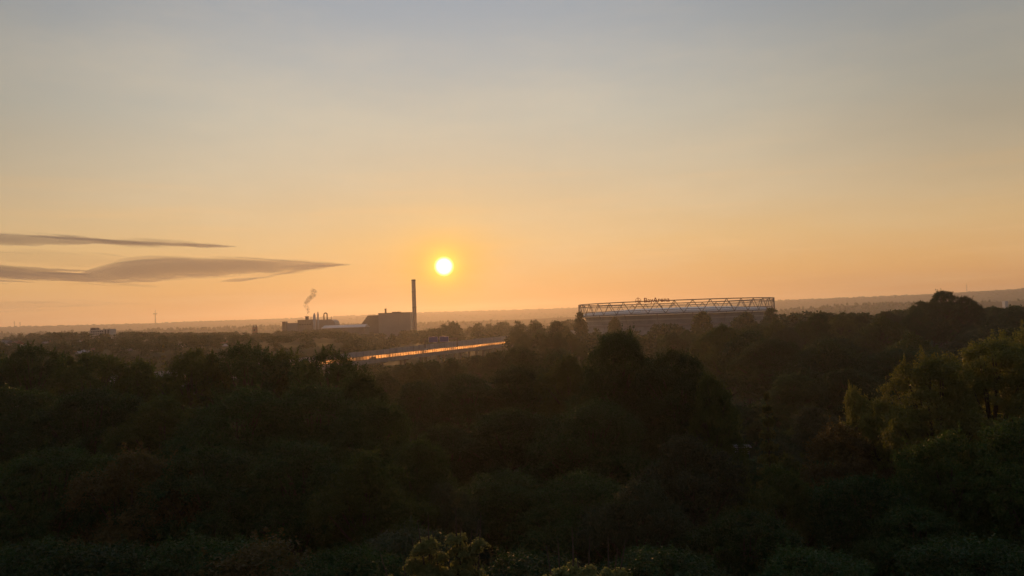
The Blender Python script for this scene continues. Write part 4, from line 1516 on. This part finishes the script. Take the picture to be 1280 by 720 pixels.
# ------------------------------------------------------------------ clouds (beyond the haze)
def cloud(name, top, bot, D, depth, dens, label, colr=(0.36, 0.38, 0.45), streaks=36):
    mb = MB()
    rs = np.random.RandomState(abs(hash(label)) % 1000 if False else len(label) * 7)
    X0, X1 = top[0][0], top[-1][0]

    def lens(xs, yt, yb, Dc, dmax):
        n_ = 14
        vs = []
        for k, x in enumerate(xs):
            c_ = at(x, (yt[k] + yb[k]) / 2, Dc)
            h = max(.10, (yb[k] - yt[k]) / 2) * Dc / FPX
            dp_ = dmax * min(1.0, (h / (8 * Dc / FPX)) ** .6)
            for i_ in range(n_):
                t = 2 * PI * i_ / n_
                vs.append((c_[0], Dc + dp_ * math.cos(t), c_[2] + h * math.sin(t)))
        m_ = len(xs)
        fs = [(k * n_ + i_, k * n_ + (i_ + 1) % n_, (k + 1) * n_ + (i_ + 1) % n_, (k + 1) * n_ + i_) for k in range(m_ - 1) for i_ in range(n_)]
        fs += [tuple(reversed(range(n_))), tuple(range((m_ - 1) * n_, m_ * n_))]
        mb.add(vs, fs)

    T_ = lambda x: np.interp(x, [q[0] for q in top], [q[1] for q in top])
    B_ = lambda x: np.interp(x, [q[0] for q in bot], [q[1] for q in bot])
    xs = np.linspace(X0, X1, 110)
    yt, yb = T_(xs), B_(xs)
    wv = .8 * np.sin(xs / 13.0) + .6 * np.sin(xs / 5.3 + 1) + .4 * np.sin(xs / 2.7)
    yb2 = yb + wv * np.clip((yb - yt) / 12, 0, 1)
    lens(xs, yt + .12 * (yb - yt), yb2 - .08 * (yb - yt), D, depth * .62)
    # ragged streaks lying before and behind the main sheet
    for q in range(streaks):
        xc = rs.uniform(max(X0, -60), X1)
        ln = rs.uniform(18, 75)
        x2 = np.linspace(max(X0, xc - ln), min(X1 + 14, xc + ln), 26)
        f_ = rs.choice([rs.uniform(-.12, .25), rs.uniform(.75, 1.28), rs.uniform(0, 1.1)])
        mid = T_(x2) * (1 - f_) + B_(x2) * f_ + rs.uniform(-1, 1) * (x2 - xc) * .012 + .35 * np.sin(x2 / rs.uniform(3, 8))
        th = rs.uniform(.5, 2.1) * np.sin(np.linspace(0.02, PI - .02, 26)) ** .8
        lens(x2, mid - th, mid + th, D + (1 if q % 2 else -1) * (depth * .75 + 860 * (q // 2 + 1)), 900)
    mt, gg, o = material(name + '_vapour')
    vv = gg.n('ShaderNodeVolumePrincipled')
    vv.inputs['Color'].default_value = colr + (1,)
    vv.inputs['Density'].default_value = dens
    vv.inputs['Anisotropy'].default_value = 0.0
    mt.node_tree.links.new(vv.outputs[0], o.inputs['Volume'])
    o_ = mb.build(name, mt, None, True)
    return tag(o_, label, 'cloud', 'clouds above the left horizon')


DC = 16000
cloud('cloud', [(-120, 284), (-40, 288), (0, 290), (60, 293), (120, 298), (200, 302), (282, 307)],
      [(-120, 308), (0, 307.5), (50, 308), (85, 307), (110, 304), (200, 305.5), (282, 308)], DC, 900, 9.5e-4, 'long thin grey cloud streak, uppermost at the left', streaks=20)
cloud('cloud', [(-120, 327), (0, 331), (60, 338), (110, 340), (150, 325), (180, 320), (230, 318.5), (300, 321.5), (360, 326), (425, 330)],
      [(-120, 345), (0, 350), (60, 352), (150, 353), (190, 352), (230, 347), (300, 345), (340, 341), (380, 335.5), (425, 331)], DC, 1100, 11.5e-4, 'large pointed grey cloud bank left of the sun')
cloud('cloud', [(-120, 373), (0, 375), (60, 375), (120, 376.5), (190, 380)],
      [(-120, 384), (0, 388), (60, 386), (120, 383), (190, 381)], DC + 4000, 900, 1.5e-4, 'faint low cloud band near the left horizon', streaks=12)
cloud('cloud', [(-120, 309), (0, 311), (60, 312), (120, 316), (170, 322)],
      [(-120, 328), (0, 329), (60, 333), (120, 335), (170, 330)], DC + 2500, 700, 1.6e-4, 'thin pinkish veil between the two grey clouds', streaks=12)

# ------------------------------------------------------------------ haze
mt, gg, o = material('haze_air')
vv = gg.n('ShaderNodeVolumePrincipled')
vv.inputs['Color'].default_value = (0.95, 0.91, 0.86, 1)
vv.inputs['Density'].default_value = 1.08e-4
vv.inputs['Anisotropy'].default_value = 0.60
mt.node_tree.links.new(vv.outputs[0], o.inputs['Volume'])
mb = MB().box(-9300, 9300, -9300, 9300, -2.0, 215)
hz = mb.build('haze', mt)
tag(hz, 'warm evening haze filling the valley', 'haze', kind='stuff')
